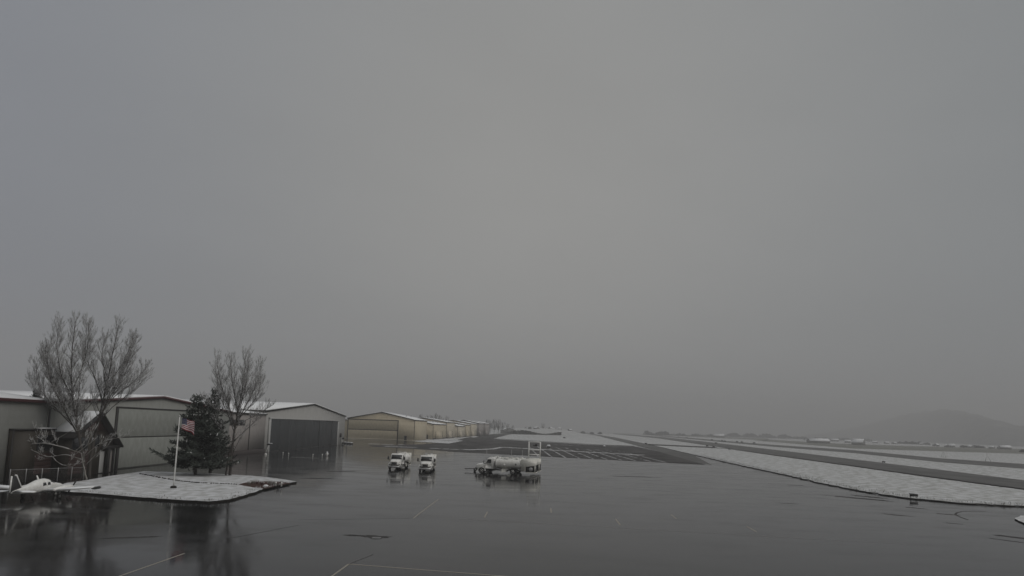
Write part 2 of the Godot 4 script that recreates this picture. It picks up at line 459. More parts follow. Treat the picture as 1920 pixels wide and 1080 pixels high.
	for i in line.size() - 1:
		var m := int(line[i].distance_to(line[i + 1]) / 0.24)
		for q in m:
			if rng.randf() < 0.12: continue
			var p := line[i].lerp(line[i + 1], float(q) / m)
			var sg := geo()
			var s := rng.randf_range(0.07, 0.15)
			loft(sg, [ring(Vector3(0, -0.05, 0), Vector3(s, 0, 0), Vector3(0, 0, s * 0.8), 6), ring(Vector3(0, 0.05, 0), Vector3(s, 0, 0.03), Vector3(0, 0, s * 0.8), 6), ring(Vector3(0.02, 0.10, 0), Vector3(s * 0.5, 0, 0), Vector3(0, 0, s * 0.4), 6)])
			var o := part("stone", sg, M.soil, border)
			o.position = Vector3(p.x + rng.randfn(0, 0.07), 0.2, p.y + rng.randfn(0, 0.07))
			o.rotation.y = rng.randf() * TAU
	tufts("grass_tufts", edge, "frosted grass tufts sticking out along the edge of the snow field", Vector2(1, -0.4), 16.0, 1.6, 0.75)
	tufts("grass_tufts", PackedVector2Array([Vector2(-45.9, -61.04), Vector2(-40.76, -59.16), Vector2(-35.49, -57.5), Vector2(-31.34, -56.52), Vector2(-28.12, -56.15), Vector2(-27.01, -58.03), Vector2(-27.04, -61.06), Vector2(-27.77, -67.46), Vector2(-27.49, -73.02), Vector2(-27.21, -76.57)]), "frosted grass tufts along the front edge of the flagpole island", Vector2(-0.3, -1), 14.0, 0.5, 0.85)

func tufts(called: String, edge: PackedVector2Array, label: String, toward: Vector2, dense: float, deep: float, white: float) -> void:
	rng.seed = 5
	var st := geo()
	for k in 5:
		var a := TAU * k / 5.0
		var o := Vector3(cos(a), 0, sin(a))
		var q := Vector3(-o.z, 0, o.x) * 0.05
		tri(st, o * 0.04 - q, o * 0.04 + q, o * 0.28 + Vector3(0, 0.8, 0), o)
		tri(st, -o * 0.03 - q, -o * 0.03 + q, o * 0.08 + Vector3(0, 1.0, 0), o)
	st.set_smooth_group(-1)
	st.generate_normals()
	var mm := MultiMesh.new()
	mm.transform_format = MultiMesh.TRANSFORM_3D
	mm.use_colors = true
	mm.mesh = st.commit()
	var where := []
	for i in edge.size() - 1:
		var l := edge[i].distance_to(edge[i + 1])
		if edge[i].length() > 260.0: continue
		for k in int(l * dense):
			var p := edge[i].lerp(edge[i + 1], rng.randf())
			var inward := (edge[i + 1] - edge[i]).orthogonal().normalized()
			if inward.dot(toward) < 0.0: inward = -inward
			where.append(p + inward * (0.1 + absf(rng.randfn(0.0, deep))))
	mm.instance_count = where.size()
	for i in where.size():
		var s := rng.randf_range(0.12, 0.34)
		var b := Basis(Vector3.UP, rng.randf() * TAU).scaled(Vector3(s, s * rng.randf_range(0.5, 1.1), s))
		mm.set_instance_transform(i, Transform3D(b, Vector3(where[i].x, 0.16, where[i].y)))
		mm.set_instance_color(i, Color(0.62, 0.63, 0.64) if rng.randf() < white else Color(0.13, 0.115, 0.085))
	var o := MultiMeshInstance3D.new()
	o.name = numbered(called)
	o.multimesh = mm
	var m := mat(Color(1, 1, 1), 0.95, 0.0, 0.2)
	m.vertex_color_use_as_albedo = true
	m.cull_mode = BaseMaterial3D.CULL_DISABLED
	o.material_override = m
	add_child(o)
	tag(o, label, "grass", "", "stuff")

func stripe(a: Vector3, b: Vector3, wide: float, y: float, called: String, label: String, m: Material) -> void:
	var d := Vector2(b.x - a.x, b.z - a.z)
	var s := d.orthogonal().normalized() * wide * 0.5
	var p := Vector2(a.x, a.z)
	var st := geo()
	sheet(st, PackedVector2Array([p - s, p + d - s, p + d + s, p + s]), y)
	structure(called, st, m, label)

# a seam where snow lies in broken pieces
func snow_seam(a: Vector3, b: Vector3, wide: float, y: float, called: String, label: String, salt: int, cover := 0.75) -> void:
	rng.seed = salt
	var p := Vector2(a.x, a.z)
	var d := Vector2(b.x - a.x, b.z - a.z)
	var l := d.length()
	d /= l
	var s := d.orthogonal()
	var st := geo()
	var t := 0.0
	while t < l:
		var run := minf(rng.randf_range(1.0, 5.0), l - t)
		if rng.randf() < cover:
			var left := PackedVector2Array()
			var right := PackedVector2Array()
			for k in 6:
				var e := sin(PI * (k + 0.4) / 5.8)
				var q := p + d * (t + run * k / 5.0)
				left.append(q + s * wide * 0.5 * e * rng.randf_range(0.5, 1.3))
				right.append(q - s * wide * 0.5 * e * rng.randf_range(0.5, 1.3))
			right.reverse()
			left.append_array(right)
			sheet(st, left, y)
		t += run + rng.randf_range(-0.3, 0.5)
	structure(called, st, M.slush, label)

func markings() -> void:
	for l in [[Vector3(-8.03, 0, -51.22), Vector3(-7.51, 0, -64.61), "short oblique line in the middle of the wet apron"], [Vector3(-2.02, 0, -52.77), Vector3(-1.88, 0, -56.4), "small tick right of the oblique line"], [Vector3(4.36, 0, -60.42), Vector3(4.2, 0, -57.05), "small upright tick below the tall frame"], [Vector3(9.88, 0, -54.61), Vector3(9.65, 0, -51.05), "small tick in the right middle of the apron"], [Vector3(16.02, 0, -58.57), Vector3(15.77, 0, -55.82), "faint tick farther right on the apron"], [Vector3(21.08, 0, -52.68), Vector3(20.73, 0, -49.71), "faint oblique line on the right of the apron"], [Vector3(-9.03, 0, -31.11), Vector3(-8.89, 0, -34.2), "short leg of the corner marking at the bottom"], [Vector3(-8.89, 0, -34.2), Vector3(0.36, 0, -32.51), "long leg of the corner marking at the bottom"], [Vector3(-19.23, 0, -29.83), Vector3(-18.93, 0, -35.52), "line at the bottom left of the apron"]]:
		stripe(l[0], l[1], 0.11, 0.016, "painted_line", "worn pale painted line, " + l[2], M.line_paint)
	stripe(Vector3(-4.19, 0, -51.71), Vector3(30.82, 0, -46.21), 0.10, 0.0155, "painted_line", "long faint line crossing the middle of the apron", M.faint_paint)
	stripe(Vector3(-18.92, 0, -182.7), Vector3(50.81, 0, -153.63), 1.6, 0.0222, "pavement_joint", "dark wet joint along the front edge of the tie-down ramp", M.soil)
	stripe(Vector3(-16.88, 0, -48.55), Vector3(-8.25, 0, -51.17), 0.05, 0.0152, "pavement_joint", "thin dark pavement joint left of the oblique line", M.ramp)
	stripe(Vector3(-8.86, 0, -34.2), Vector3(-8.11, 0, -36.83), 0.06, 0.0153, "pavement_joint", "thin dark pavement joint at the corner marking", M.ramp)
	stripe(Vector3(-18.71, 0, -39.85), Vector3(-16, 0, -46.11), 0.06, 0.0154, "pavement_joint", "thin dark pavement joint below the island", M.ramp)
	stripe(Vector3(-47.94, 0, -130.22), Vector3(-41.25, 0, -128.72), 0.35, 0.016, "painted_line", "pale slushy strip before the grey hangar door", M.slush)
	snow_seam(Vector3(-15.24, 0, -198.73), Vector3(-6.22, 0, -214.39), 6.0, 0.024, "painted_line", "snowy seam at the left of the tie-down ramp", 901, 0.95)
	snow_seam(Vector3(-6.22, 0, -214.39), Vector3(-3.06, 0, -237.57), 3.0, 0.0245, "painted_line", "snowy oblique seam joining the ramp rows", 902, 0.95)
	snow_seam(Vector3(-3.06, 0, -237.57), Vector3(45.59, 0, -202.34), 7.0, 0.025, "painted_line", "long snowy seam along the tie-down row", 903, 0.95)
	snow_seam(Vector3(23.12, 0, -303.32), Vector3(32.29, 0, -299.44), 3.0, 0.024, "painted_line", "short snowy seam at the white cart", 904)
	for i in 10:
		var x := 1010.0 + i * 26.5
		var bottom := row_point(x, 0)
		var top := row_point(x, 1)
		snow_seam(bottom, top, 0.65, 0.0255, "painted_line", "snowy oblique tie-down line, number %d of ten from the left" % (i + 1), 910 + i, 0.85)
		snow_seam(top, top + (top - bottom) * 0.75, 0.6, 0.0258, "painted_line", "faint snowy line behind the tie-down seam, number %d of ten from the left" % (i + 1), 930 + i, 0.6)
	snow_seam(Vector3(-44.4, 0, -209.45), Vector3(-16.8, 0, -200.26), 4.0, 0.024, "painted_line", "snowy seam between the tan hangar and the ramp", 905, 0.8)
	snow_seam(Vector3(6.25, 0, -198.44), Vector3(34.8, 0, -179.57), 0.5, 0.0252, "painted_line", "faint snowy seam near the front edge of the ramp", 906, 0.35)
	for i in 6:
		var p: Vector3 = [Vector3(-54.63, 0, -228.36), Vector3(-49.06, 0, -227.38), Vector3(-42.96, 0, -229.84), Vector3(-38.56, 0, -228.31), Vector3(-34.82, 0, -225.5), Vector3(-30.79, 0, -220.03)][i]
		stripe(p, p + Vector3(4.5, 0, 0.4), 3.0, 0.016, "slush_streak", ["slush streak before the tan hangar door, leftmost of six", "slush streak second from the left before the tan hangar", "slush streak third from the left before the tan hangar", "slush streak before the tan hangar's wall door", "slush streak near the tan hangar corner", "slush streak at the left end of the ramp"][i], M.slush)

func damp_patches() -> void:
	var k := 0
	for a in [[Vector3(46.92, 0, -80.31), 8.0, 0.8, 0.75, "dark drier streak on the apron below the snow field edge"], [Vector3(50.14, 0, -82.39), 5.0, 0.9, 0.75, "short drier streak above it by the snow field edge"], [Vector3(41.62, 0, -63.71), 2.6, 0.35, 0.6, "small drier streak left of the curved mark"], [Vector3(48.37, 0, -65.75), 2.2, 0.35, 0.5, "small drier streak beside the curved mark"], [Vector3(43.84, 0, -58.57), 1.6, 0.2, 0.6, "thin drier streak below the curved mark"], [Vector3(48.43, 0, -70.69), 2.2, 0.4, 0.7, "small drier streak below the taxiway sign"], [Vector3(47.17, 0, -97.96), 3.0, 0.4, 0.4, "short drier streak by the right apron edge"], [Vector3(33.38, 0, -71.37), 2.4, 0.25, 0.2, "faint drier streak on the right of the apron"], [Vector3(-9.45, 0, -42.59), 2.2, 0.45, 0.1, "damp hollow round the drain cover"], [Vector3(-11, 0, -42.74), 1.2, 0.25, 0.1, "faint drier streak left of the drain"], [Vector3(22.34, 0, -105.29), 8.0, 0.6, 0.05, "faint drier streak right of the side-on trucks"], [Vector3(-26.57, 0, -83.94), 4.5, 0.5, -0.5, "drier streak right of the pointed island"], [Vector3(-27.23, 0, -96.75), 5.0, 0.7, -0.5, "drier streak before the slate door"], [Vector3(-24.56, 0, -39.61), 3.4, 0.25, -0.4, "dark crack-like streak at the lower left"], [Vector3(43.57, 0, -51.25), 3.0, 0.5, 0.8, "drier streak at the lower right"], [Vector3(41.37, 0, -49.46), 2.4, 0.2, 0.9, "thin drier streak at the right edge"]]:
		rng.seed = 800 + k
		var pts := PackedVector2Array()
		var n := FastNoiseLite.new()
		n.seed = 30 + k
		n.frequency = 0.9
		for q in 40:
			var t := TAU * q / 40.0
			var o := Vector2(cos(t) * a[1] * 0.5, sin(t) * a[2] * 1.0) * (1.0 + 0.7 * n.get_noise_2d(cos(t) * 2.0, sin(t) * 2.0))
			o.y += 0.12 * a[2] * sin(o.x * 1.3 + k)
			pts.append(Vector2(a[0].x, a[0].z) + o.rotated(a[3]))
		var st := geo()
		sheet(st, pts, 0.0125 + 0.0002 * k)
		structure("damp_patch", st, M.ramp, a[4])
		k += 1
	# curved tyre mark at the right
	var arc := PackedVector2Array([Vector2(47.54, -61.65), Vector2(48.23, -63.41), Vector2(48.82, -64.86), Vector2(49.5, -65.99), Vector2(50.82, -67.51), Vector2(52.26, -68.67), Vector2(54.08, -69.51), Vector2(56.12, -69.88)])
	for i in arc.size() - 1:
		stripe(Vector3(arc[i].x, 0, arc[i].y), Vector3(arc[i + 1].x, 0, arc[i + 1].y), 0.22, 0.0162 + 0.0001 * i, "tyre_mark", "piece of the dark curved tyre mark at the right of the apron", M.ramp)

func row_point(x: float, far: int) -> Vector3:
	# a tie-down line runs from the near edge of the ramp to its long seam
	var t := (x - 1010.0) / 240.0
	var near := Vector3(8.4, 0, -169.05)
	var near_end := Vector3(42.3, 0, -159.07)
	var seam := Vector3(8.45, 0, -229.98)
	var seam_end := Vector3(43.36, 0, -204.74)
	return near.lerp(near_end, t) if far == 0 else seam.lerp(seam_end, t)

# ---------------------------------------------------------------- buildings
func gable_roof(root: Node3D, w: float, l: float, eave: float, peak: float, over: float, trim: Material, snow := true) -> void:
	for s in [-1.0, 1.0]:
		var slope := (peak - eave) / (w * 0.5)
		var out := w * 0.5 + over
		var low := eave - slope * over
		var st := geo()
		prism(st, PackedVector2Array([Vector2(0, peak), Vector2(out * s, low), Vector2(out * s, low + 0.32), Vector2(0, peak + 0.32)]), -l - over, over)
		var roof := part("roof", st, trim, root)
		if snow:
			st = geo()
			prism(st, PackedVector2Array([Vector2(0, peak + 0.323), Vector2((out - 0.12) * s, low + 0.323 + 0.12 * slope), Vector2((out - 0.2) * s, low + 0.47 + 0.2 * slope), Vector2(0, peak + 0.49)]), -l - over + 0.1, over - 0.12)
			part("roof_snow", st, M.snow, roof)
			for z in [0.35, 0.7]:
				st = geo()
				var x: float = w * 0.3 * s
				tube(st, [Vector3(x, peak - slope * w * 0.3 + 0.3, -l * z), Vector3(x, peak - slope * w * 0.3 + 1.1, -l * z), Vector3(x, peak - slope * w * 0.3 + 1.15, -l * z), Vector3(x, peak - slope * w * 0.3 + 1.35, -l * z)], [0.18, 0.18, 0.32, 0.1], 8)
				part("roof_vent", st, M.galvanised, roof)

func gable_walls(root: Node3D, w: float, l: float, eave: float, peak: float, m: Material) -> MeshInstance3D:
	var st := geo()
	prism(st, PackedVector2Array([Vector2(-w / 2, -0.1), Vector2(w / 2, -0.1), Vector2(w / 2, eave), Vector2(0, peak), Vector2(-w / 2, eave)]), -l, 0.0)
	return part("wall", st, m, root)

func panel(called: String, root: Node3D, x0: float, x1: float, y0: float, y1: float, z: float, thick: float, m: Material) -> MeshInstance3D:
	var st := geo()
	var b := minf(0.03, thick * 0.5)
	var c := Vector3((x0 + x1) / 2, (y0 + y1) / 2, 0)
	var h := Vector3((x1 - x0) / 2, (y1 - y0) / 2, 0)
	var back := [Vector3(-h.x, -h.y, z) + c, Vector3(h.x, -h.y, z) + c, Vector3(h.x, h.y, z) + c, Vector3(-h.x, h.y, z) + c]
	var mid := []
	var front := []
	for p in back:
		mid.append(p + Vector3(0, 0, thick - b))
		front.append(Vector3(p.x - signf(p.x - c.x) * b, p.y - signf(p.y - c.y) * b, z + thick))
	loft(st, [PackedVector3Array(back), PackedVector3Array(mid), PackedVector3Array(front)])
	return part(called, st, m, root)

func corner_trim(root: Node3D, w: float, eave: float, m: Material) -> void:
	for s in [-1.0, 1.0]:
		panel("corner_trim", root, s * w / 2 - 0.14, s * w / 2 + 0.14, 0.0, eave - 0.3, 0.0, 0.06, m)

func left_hangars() -> void:
	# large stone-coloured hangar with a two-leaf door, its gable towards the apron
	var r := thing("hangar", "large grey-green hangar with dark red roof edge and tall two-leaf door behind the bare trees", "hangar", Vector3(-58, 0, -98), PI / 2)
	gable_walls(r, 48, 52, 9.15, 11.0, M.stone_wall)
	gable_roof(r, 48, 52, 9.15, 11.0, 0.35, M.red_trim)
	panel("door_frame", r, -11.4, 11.4, 9.0, 9.25, 0.0, 0.22, M.dark_trim)
	for s in [-1.0, 1.0]:
		panel("door_frame", r, s * 11.2 - 0.2, s * 11.2 + 0.2, 0.0, 9.0, 0.0, 0.22, M.dark_trim)
	panel("plinth", r, 11.5, 23.9, 0.0, 0.7, 0.0, 0.1, M.plinth)
	panel("door_seam", r, -11.0, 11.0, 4.6, 4.78, 0.0, 0.08, M.dark_trim)
	panel("door_leaf", r, -11.0, 11.0, 4.78, 9.0, 0.0, 0.15, M.sage_door)
	panel("door_leaf", r, -11.0, 11.0, 0.15, 4.6, 0.0, 0.15, M.sage_door)
	panel("downpipe", r, -23.95, -23.7, 0.0, 9.0, 0.0, 0.14, M.dark_trim)
	for x in [-17.6, -14.4]:
		panel("wall_lamp", r, x, x + 0.5, 5.6, 6.1, 0.0, 0.5, M.dark_trim)
	# its neighbour at the left edge of the frame
	r = thing("hangar", "grey-green hangar with low snowy roof at the far left edge", "hangar", Vector3(-58.02, 0, -57), PI / 2)
	var st := geo()
	prism(st, PackedVector2Array([Vector2(-17, -0.1), Vector2(16.97, -0.1), Vector2(16.97, 9.15), Vector2(-17, 9.15)]), -40, 0)
	part("wall", st, M.stone_wall, r)
	st = geo()
	var x := Transform3D(Basis(Vector3.UP, PI / 2), Vector3(-17.3, 0, 0))
	prism(st, PackedVector2Array([Vector2(-0.4, 9.15), Vector2(20, 11.4), Vector2(40, 9.15), Vector2(40, 9.5), Vector2(20, 11.75), Vector2(-0.4, 9.5)]), 0, 34.2, x)
	var roof := part("roof", st, M.red_trim, r)
	st = geo()
	prism(st, PackedVector2Array([Vector2(-0.3, 9.52), Vector2(20, 11.76), Vector2(40, 9.52), Vector2(39.8, 9.7), Vector2(20, 11.95), Vector2(-0.1, 9.7)]), 0.1, 34.1, x)
	part("roof_snow", st, M.snow, roof)
	panel("wall_vent", r, -2.0, -0.8, 3.0, 3.8, 0.0, 0.08, M.dark_trim)
	st = geo()
	for s in [-0.6, 0.6]:
		rod(st, Vector3(5 + s, 10.0, -4), Vector3(5, 11.6, -4.3), 0.05)
	rod(st, Vector3(4.0, 10.05, -4), Vector3(6.0, 10.05, -4), 0.06)
	part("roof_tripod", st, M.dark_trim, roof)
	# timber entrance standing against the big hangar
	r = thing("timber_entrance", "dark brown timber entrance house with snowy gable roof behind the two bare trees", "entrance house", Vector3(-55.5, 0, -79), PI / 2)
	st = geo()
	prism(st, PackedVector2Array([Vector2(-4.2, 0), Vector2(4.0, 0), Vector2(4.0, 4.2), Vector2(0.2, 8.0), Vector2(-4.2, 5.2)]), -2.48, 0.0)
	part("wall", st, M.brown_wall, r)
	st = geo()
	prism(st, PackedVector2Array([Vector2(0.2, 8.0), Vector2(4.9, 3.45), Vector2(4.9, 3.7), Vector2(0.2, 8.3)]), -2.48, 0.9)
	roof = part("roof", st, M.dark_trim, r)
	st = geo()
	prism(st, PackedVector2Array([Vector2(0.2, 8.303), Vector2(4.8, 3.85), Vector2(4.7, 4.05), Vector2(0.2, 8.42)]), -2.4, -1.0)
	part("roof_snow", st, M.snow, roof)
	st = geo()
	prism(st, PackedVector2Array([Vector2(0.2, 8.0), Vector2(-4.8, 4.75), Vector2(-4.8, 5.0), Vector2(0.2, 8.3)]), -2.48, 0.9)
	roof = part("roof", st, M.dark_trim, r)
	st = geo()
	prism(st, PackedVector2Array([Vector2(0.1, 8.303), Vector2(-4.0, 5.64), Vector2(-3.9, 5.80), Vector2(0.1, 8.42)]), -2.4, 0.55)
	part("roof_snow", st, M.snow, roof)
	st = geo()
	prism(st, PackedVector2Array([Vector2(0.2, 7.6), Vector2(-2.6, 5.75), Vector2(2.2, 5.75)]), 0.0, 0.12)
	part("gable_board", st, M.red_wood, r)
	for k in 7:
		panel("siding_board", r, -4.1, -0.9 + 0.2, 0.3 + k * 0.42, 0.3 + k * 0.42 + 0.38, 0.0, 0.06, M.red_wood)
	var win := panel("window", r, -3.9, -1.0, 3.3, 5.0, 0.0, 0.06, M.dark_trim)
	panel("pane", win, -3.8, -2.5, 3.4, 4.9, 0.0, 0.075, M.dark_glass)
	panel("pane", win, -2.4, -1.1, 3.4, 4.9, 0.0, 0.075, M.dark_glass)
	win = panel("window", r, -0.3, 1.2, 3.6, 5.3, 0.0, 0.06, M.dark_trim)
	panel("pane", win, -0.2, 1.1, 3.7, 5.2, 0.0, 0.075, M.dark_glass)
	panel("porch_beam", r, 1.3, 4.7, 3.35, 3.75, 0.3, 0.3, M.dark_trim)
	for x0 in [2.4, 4.2]:
		panel("porch_post", r, x0, x0 + 0.35, 0.0, 3.35, 0.3, 0.3, M.dark_trim)
	panel("door", r, 1.5, 2.3, 0.1, 3.0, 0.0, 0.07, M.pale_trim)
	panel("door", r, 3.0, 3.9, 0.1, 3.2, 0.0, 0.07, M.mauve_wall)
	# dark lean-to left of it
	r = thing("lean_to", "dark flat-roofed lean-to left of the timber entrance", "lean-to", Vector3(-57.55, 0, -71.9), PI / 2)
	st = geo()
	box(st, Vector3(-0.25, 2.9, -0.2), Vector3(6.3, 5.9, 0.4))
	part("wall", st, M.brown_wall, r)
	panel("edge_board", r, -3.42, -3.2, 0.0, 5.87, 0.0, 0.1, M.dark_trim)
	st = geo()
	box(st, Vector3(-0.25, 5.95, -0.1), Vector3(6.4, 0.16, 0.62))
	roof = part("roof", st, M.dark_trim, r)
	st = geo()
	box(st, Vector3(1.6, 6.08, -0.1), Vector3(2.4, 0.1, 0.55))
	part("roof_snow", st, M.snow, roof)
	panel("window", r, 0.3, 2.7, 3.4, 5.2, 0.0, 0.06, M.dark_glass)
	for k in 5:
		panel("siding_board", r, 0.2, 2.8, 0.5 + k * 0.5, 0.5 + k * 0.5 + 0.45, 0.0, 0.05, M.red_wood)

func grey_hangar() -> void:
	var r := thing("hangar", "grey hangar with dark slate sliding door panels facing the apron", "hangar", Vector3(-60.5, 0, -181), PI / 2)
	gable_walls(r, 70, 60, 10.0, 13.0, M.grey_wall)
	gable_roof(r, 70, 60, 10.0, 13.0, 0.3, M.dark_trim)
	panel("track_cover", r, -33.5, 26.5, 8.25, 8.6, 0.0, 0.5, M.pale_trim)
	for k in 9:
		var x0 := -32.5 + k * 6.4
		panel("door_panel", r, x0 + 0.03, x0 + 6.37, 0.1, 8.25, 0.0, 0.32 if k % 2 == 0 or k < 4 else 0.14, M.slate_door)
		if k > 3: panel("door_gap", r, x0 + 6.0, x0 + 6.4, 0.1, 8.25, 0.0, 0.1, M.dark_trim)
	panel("door_jamb", r, -33.4, -32.5, 0.0, 8.25, 0.0, 0.4, M.pale_trim)
	panel("door_jamb", r, 25.3, 26.2, 0.0, 8.25, 0.0, 0.4, M.pale_trim)
	panel("door_sill", r, -32.5, 25.3, -0.05, 0.1, 0.0, 0.5, M.dark_trim)
	panel("wall_box", r, 29.0, 30.4, 2.6, 4.0, 0.0, 0.4, M.dark_trim)
	# annex between the two big hangars
	r = thing("hangar_annex", "pale mauve-grey annex with dark window band behind the right bare tree", "annex", Vector3(-60.48, 0, -134), PI / 2)
	var st := geo()
	box(st, Vector3(0, 4.5, -10), Vector3(23.9, 9.2, 20))
	part("wall", st, M.mauve_wall, r)
	st = geo()
	var x := Transform3D(Basis(Vector3.UP, PI / 2), Vector3(-12, 0, 0))
	prism(st, PackedVector2Array([Vector2(-0.3, 9.1), Vector2(20, 11.2), Vector2(20, 11.5), Vector2(-0.3, 9.4)]), 0.03, 23.97, x)
	var roof := part("roof", st, M.dark_trim, r)
	st = geo()
	prism(st, PackedVector2Array([Vector2(-0.2, 9.42), Vector2(20, 11.51), Vector2(20, 11.68), Vector2(0, 9.58)]), 0.1, 23.9, x)
	part("roof_snow", st, M.snow, roof)
	panel("plinth", r, -11.9, 11.9, 0.0, 0.9, 0.0, 0.35, M.plinth)
	panel("sign_board", r, -11.2, -8.0, 6.5, 7.9, 0.0, 0.12, M.brick_red)
	for k in 3:
		var w := panel("window", r, -7.8 + k * 2.9, -5.1 + k * 2.9, 6.5, 7.8, 0.0, 0.06, M.dark_trim)
		panel("pane", w, -7.7 + k * 2.9, -6.5 + k * 2.9, 6.6, 7.7, 0.0, 0.075, M.dark_glass)
		panel("pane", w, -6.4 + k * 2.9, -5.2 + k * 2.9, 6.6, 7.7, 0.0, 0.075, M.dark_glass)
	panel("downpipe", r, 3.0, 3.2, 0.9, 9.0, 0.0, 0.12, M.dark_trim)

func on_row(depth: float, width: float) -> Vector3:
	return Vector3(-46.6 + (depth - 288.0) * 0.098, 0, -depth) - Vector3(cos(0.098), 0, sin(0.098)) * width * 0.5

func tan_row() -> void:
	var r := thing("hangar", "tan hangar with wide two-leaf door and snowy gable roof, nearest of the tan row", "hangar", on_row(288, 34), -0.098, "tan hangars in a row")
	gable_walls(r, 34, 25, 9.9, 13.3, M.tan_wall)
	gable_roof(r, 34, 25, 9.9, 13.3, 0.3, M.dark_trim)
	panel("door_frame", r, -16.6, 8.9, 9.45, 9.8, 0.0, 0.25, M.dark_trim)
	panel("door_frame", r, -16.8, -16.4, 0.0, 9.45, 0.0, 0.25, M.dark_trim)
	panel("door_frame", r, 8.5, 8.9, 0.0, 9.45, 0.0, 0.25, M.dark_trim)
	panel("door_leaf", r, -16.4, 8.5, 4.85, 9.45, 0.0, 0.16, M.tan_door)
	panel("door_seam", r, -16.4, 8.5, 4.5, 4.85, 0.0, 0.06, M.dark_trim)
	panel("door_leaf", r, -16.4, 8.5, 0.5, 4.5, 0.0, 0.16, M.tan_door)
	panel("door_sill", r, -16.4, 8.5, 0.1, 0.5, 0.0, 0.2, M.light_tan)
	var d := panel("wall_door", r, 12.0, 13.3, 0.2, 2.3, 0.0, 0.08, M.dark_trim)
	panel("pane", d, 12.3, 13.0, 1.3, 2.0, 0.0, 0.095, M.dark_glass)
	panel("plinth", r, 9.0, 16.95, 0.0, 0.45, 0.0, 0.06, M.light_tan)
	panel("corner_trim", r, 16.85, 17.05, 0.45, 9.5, 0.0, 0.06, M.dark_trim)
	var st := geo()
	box(st, Vector3(-18.1, 4.5, -6), Vector3(2.2, 9, 8))
	part("side_wing", st, M.tan_wall, r)
	st = geo()
	box(st, Vector3(-18.1, 9.15, -6), Vector3(2.5, 0.3, 8.4))
	var wing_roof := part("side_wing_roof", st, M.dark_trim, r)
	st = geo()
	box(st, Vector3(-18.1, 9.4, -6), Vector3(2.3, 0.2, 8.2))
	part("roof_snow", st, M.snow, wing_roof)
	# low sheds and taller hangars behind it
	for a in [
		[328.0, 16.0, 35.0, 8.3, 9.7, M.tan_wall, "low tan shed between the first and second tall tan hangars"],
		[364.0, 32.0, 26.0, 9.8, 12.1, M.light_tan, "second tall tan hangar behind the low shed"],
		[401.0, 8.0, 28.0, 7.6, 8.6, M.light_tan, "small pale shed with short snowy roof in mid row"],
		[430.0, 20.0, 23.0, 8.7, 10.1, M.tan_wall, "mid-height tan hangar between small shed and tall hangar"],
		[454.0, 28.0, 30.0, 9.8, 12.0, M.light_tan, "third tall tan hangar, with pale front and shaded side"],
		[492.0, 26.0, 30.0, 10.4, 12.8, M.mauve_wall, "brownish hangar second from the far end of the tan row"],
		[530.0, 26.0, 32.0, 10.6, 13.0, M.mauve_wall, "brownish hangar at the far end of the tan row"]]:
		r = thing("hangar", a[6], "hangar", on_row(a[0], a[1]), -0.098, "tan hangars in a row")
		gable_walls(r, a[1], a[2], a[3], a[4], a[5])
		gable_roof(r, a[1], a[2], a[3], a[4], 0.3, M.dark_trim)
		var h: float = a[1] / 2
		panel("corner_trim", r, h - 0.12, h + 0.06, 0.0, a[3] - 0.3, 0.0, 0.06, M.dark_trim)
		st = geo()
		box(st, Vector3(h + 0.03, 0.3, -a[2] / 2), Vector3(0.1, 0.6, a[2] - 0.4))
		part("plinth", st, M.plinth, r)
		st = geo()
		box(st, Vector3(h + 0.04, 2.4, -a[2] * 0.45), Vector3(0.1, 4.2, a[2] * 0.5))
		part("side_door", st, a[5], r)
		panel("front_door", r, h - 4.2, h - 2.8, 0.1, 2.6, 0.0, 0.08, M.dark_trim)
		for z in [0.19, 0.71]:
			st = geo()
			box(st, Vector3(h + 0.06, 2.2, -a[2] * z), Vector3(0.14, 4.4, 0.4))
			part("door_post", st, M.dark_trim, r)

# ---------------------------------------------------------------- trees
func grow(st: SurfaceTool, snow: SurfaceTool, p: Vector3, d: Vector3, length: float, r: float, level: int, rise: float, white: float) -> void:
	var n := 4 if level > 0 else 3
	var pts := [p]
	var rad := [r]
	var at := p
	var dir := d
	var end := r * (0.35 if level > 0 else 0.6)
	for i in n:
		dir = (dir + Vector3(rng.randfn(0, 0.06), rng.randfn(rise * 0.13, 0.04), rng.randfn(0, 0.06))).normalized()
		at += dir * length / n
		pts.append(at)
		rad.append(lerpf(r, end, (i + 1.0) / n))
	tube(st, pts, rad, 5 if level > 1 else 3, false)
	for i in n:
		if rng.randf() < white:
			var a: Vector3 = pts[i]
			var b: Vector3 = pts[i + 1]
			var up := Vector3(0, rad[i] * 0.75 + 0.004, 0)
			tube(snow, [a.lerp(b, 0.1) + up, a.lerp(b, 0.9) + up], [rad[i] * 0.6 + 0.009, rad[i + 1] * 0.6 + 0.008], 3, false)
	if level == 0: return
	var kids := int(length * (4.3 if level == 1 else 3.0)) + 3
	for k in kids:
		var t := rng.randf_range(0.18, 1.0)
		var s := t * n
		var i := mini(int(s), n - 1)
		var b: Vector3 = pts[i].lerp(pts[i + 1], s - i)
		var axis: Vector3 = (pts[i + 1] - pts[i]).normalized()
		var side := axis.cross(Vector3(rng.randfn(0, 1), rng.randfn(0, 1), rng.randfn(0, 1)).normalized()).normalized()
		var open := rng.randf_range(0.35, 0.68)
		var nd := (axis * cos(open) + side * sin(open) + Vector3(0, rise * 0.35, 0)).normalized()
		grow(st, snow, b, nd, length * rng.randf_range(0.36, 0.62) * (1.1 - 0.35 * t), maxf(lerpf(rad[i], rad[i + 1], s - i) * 0.48, 0.0062), level - 1, rise, white)

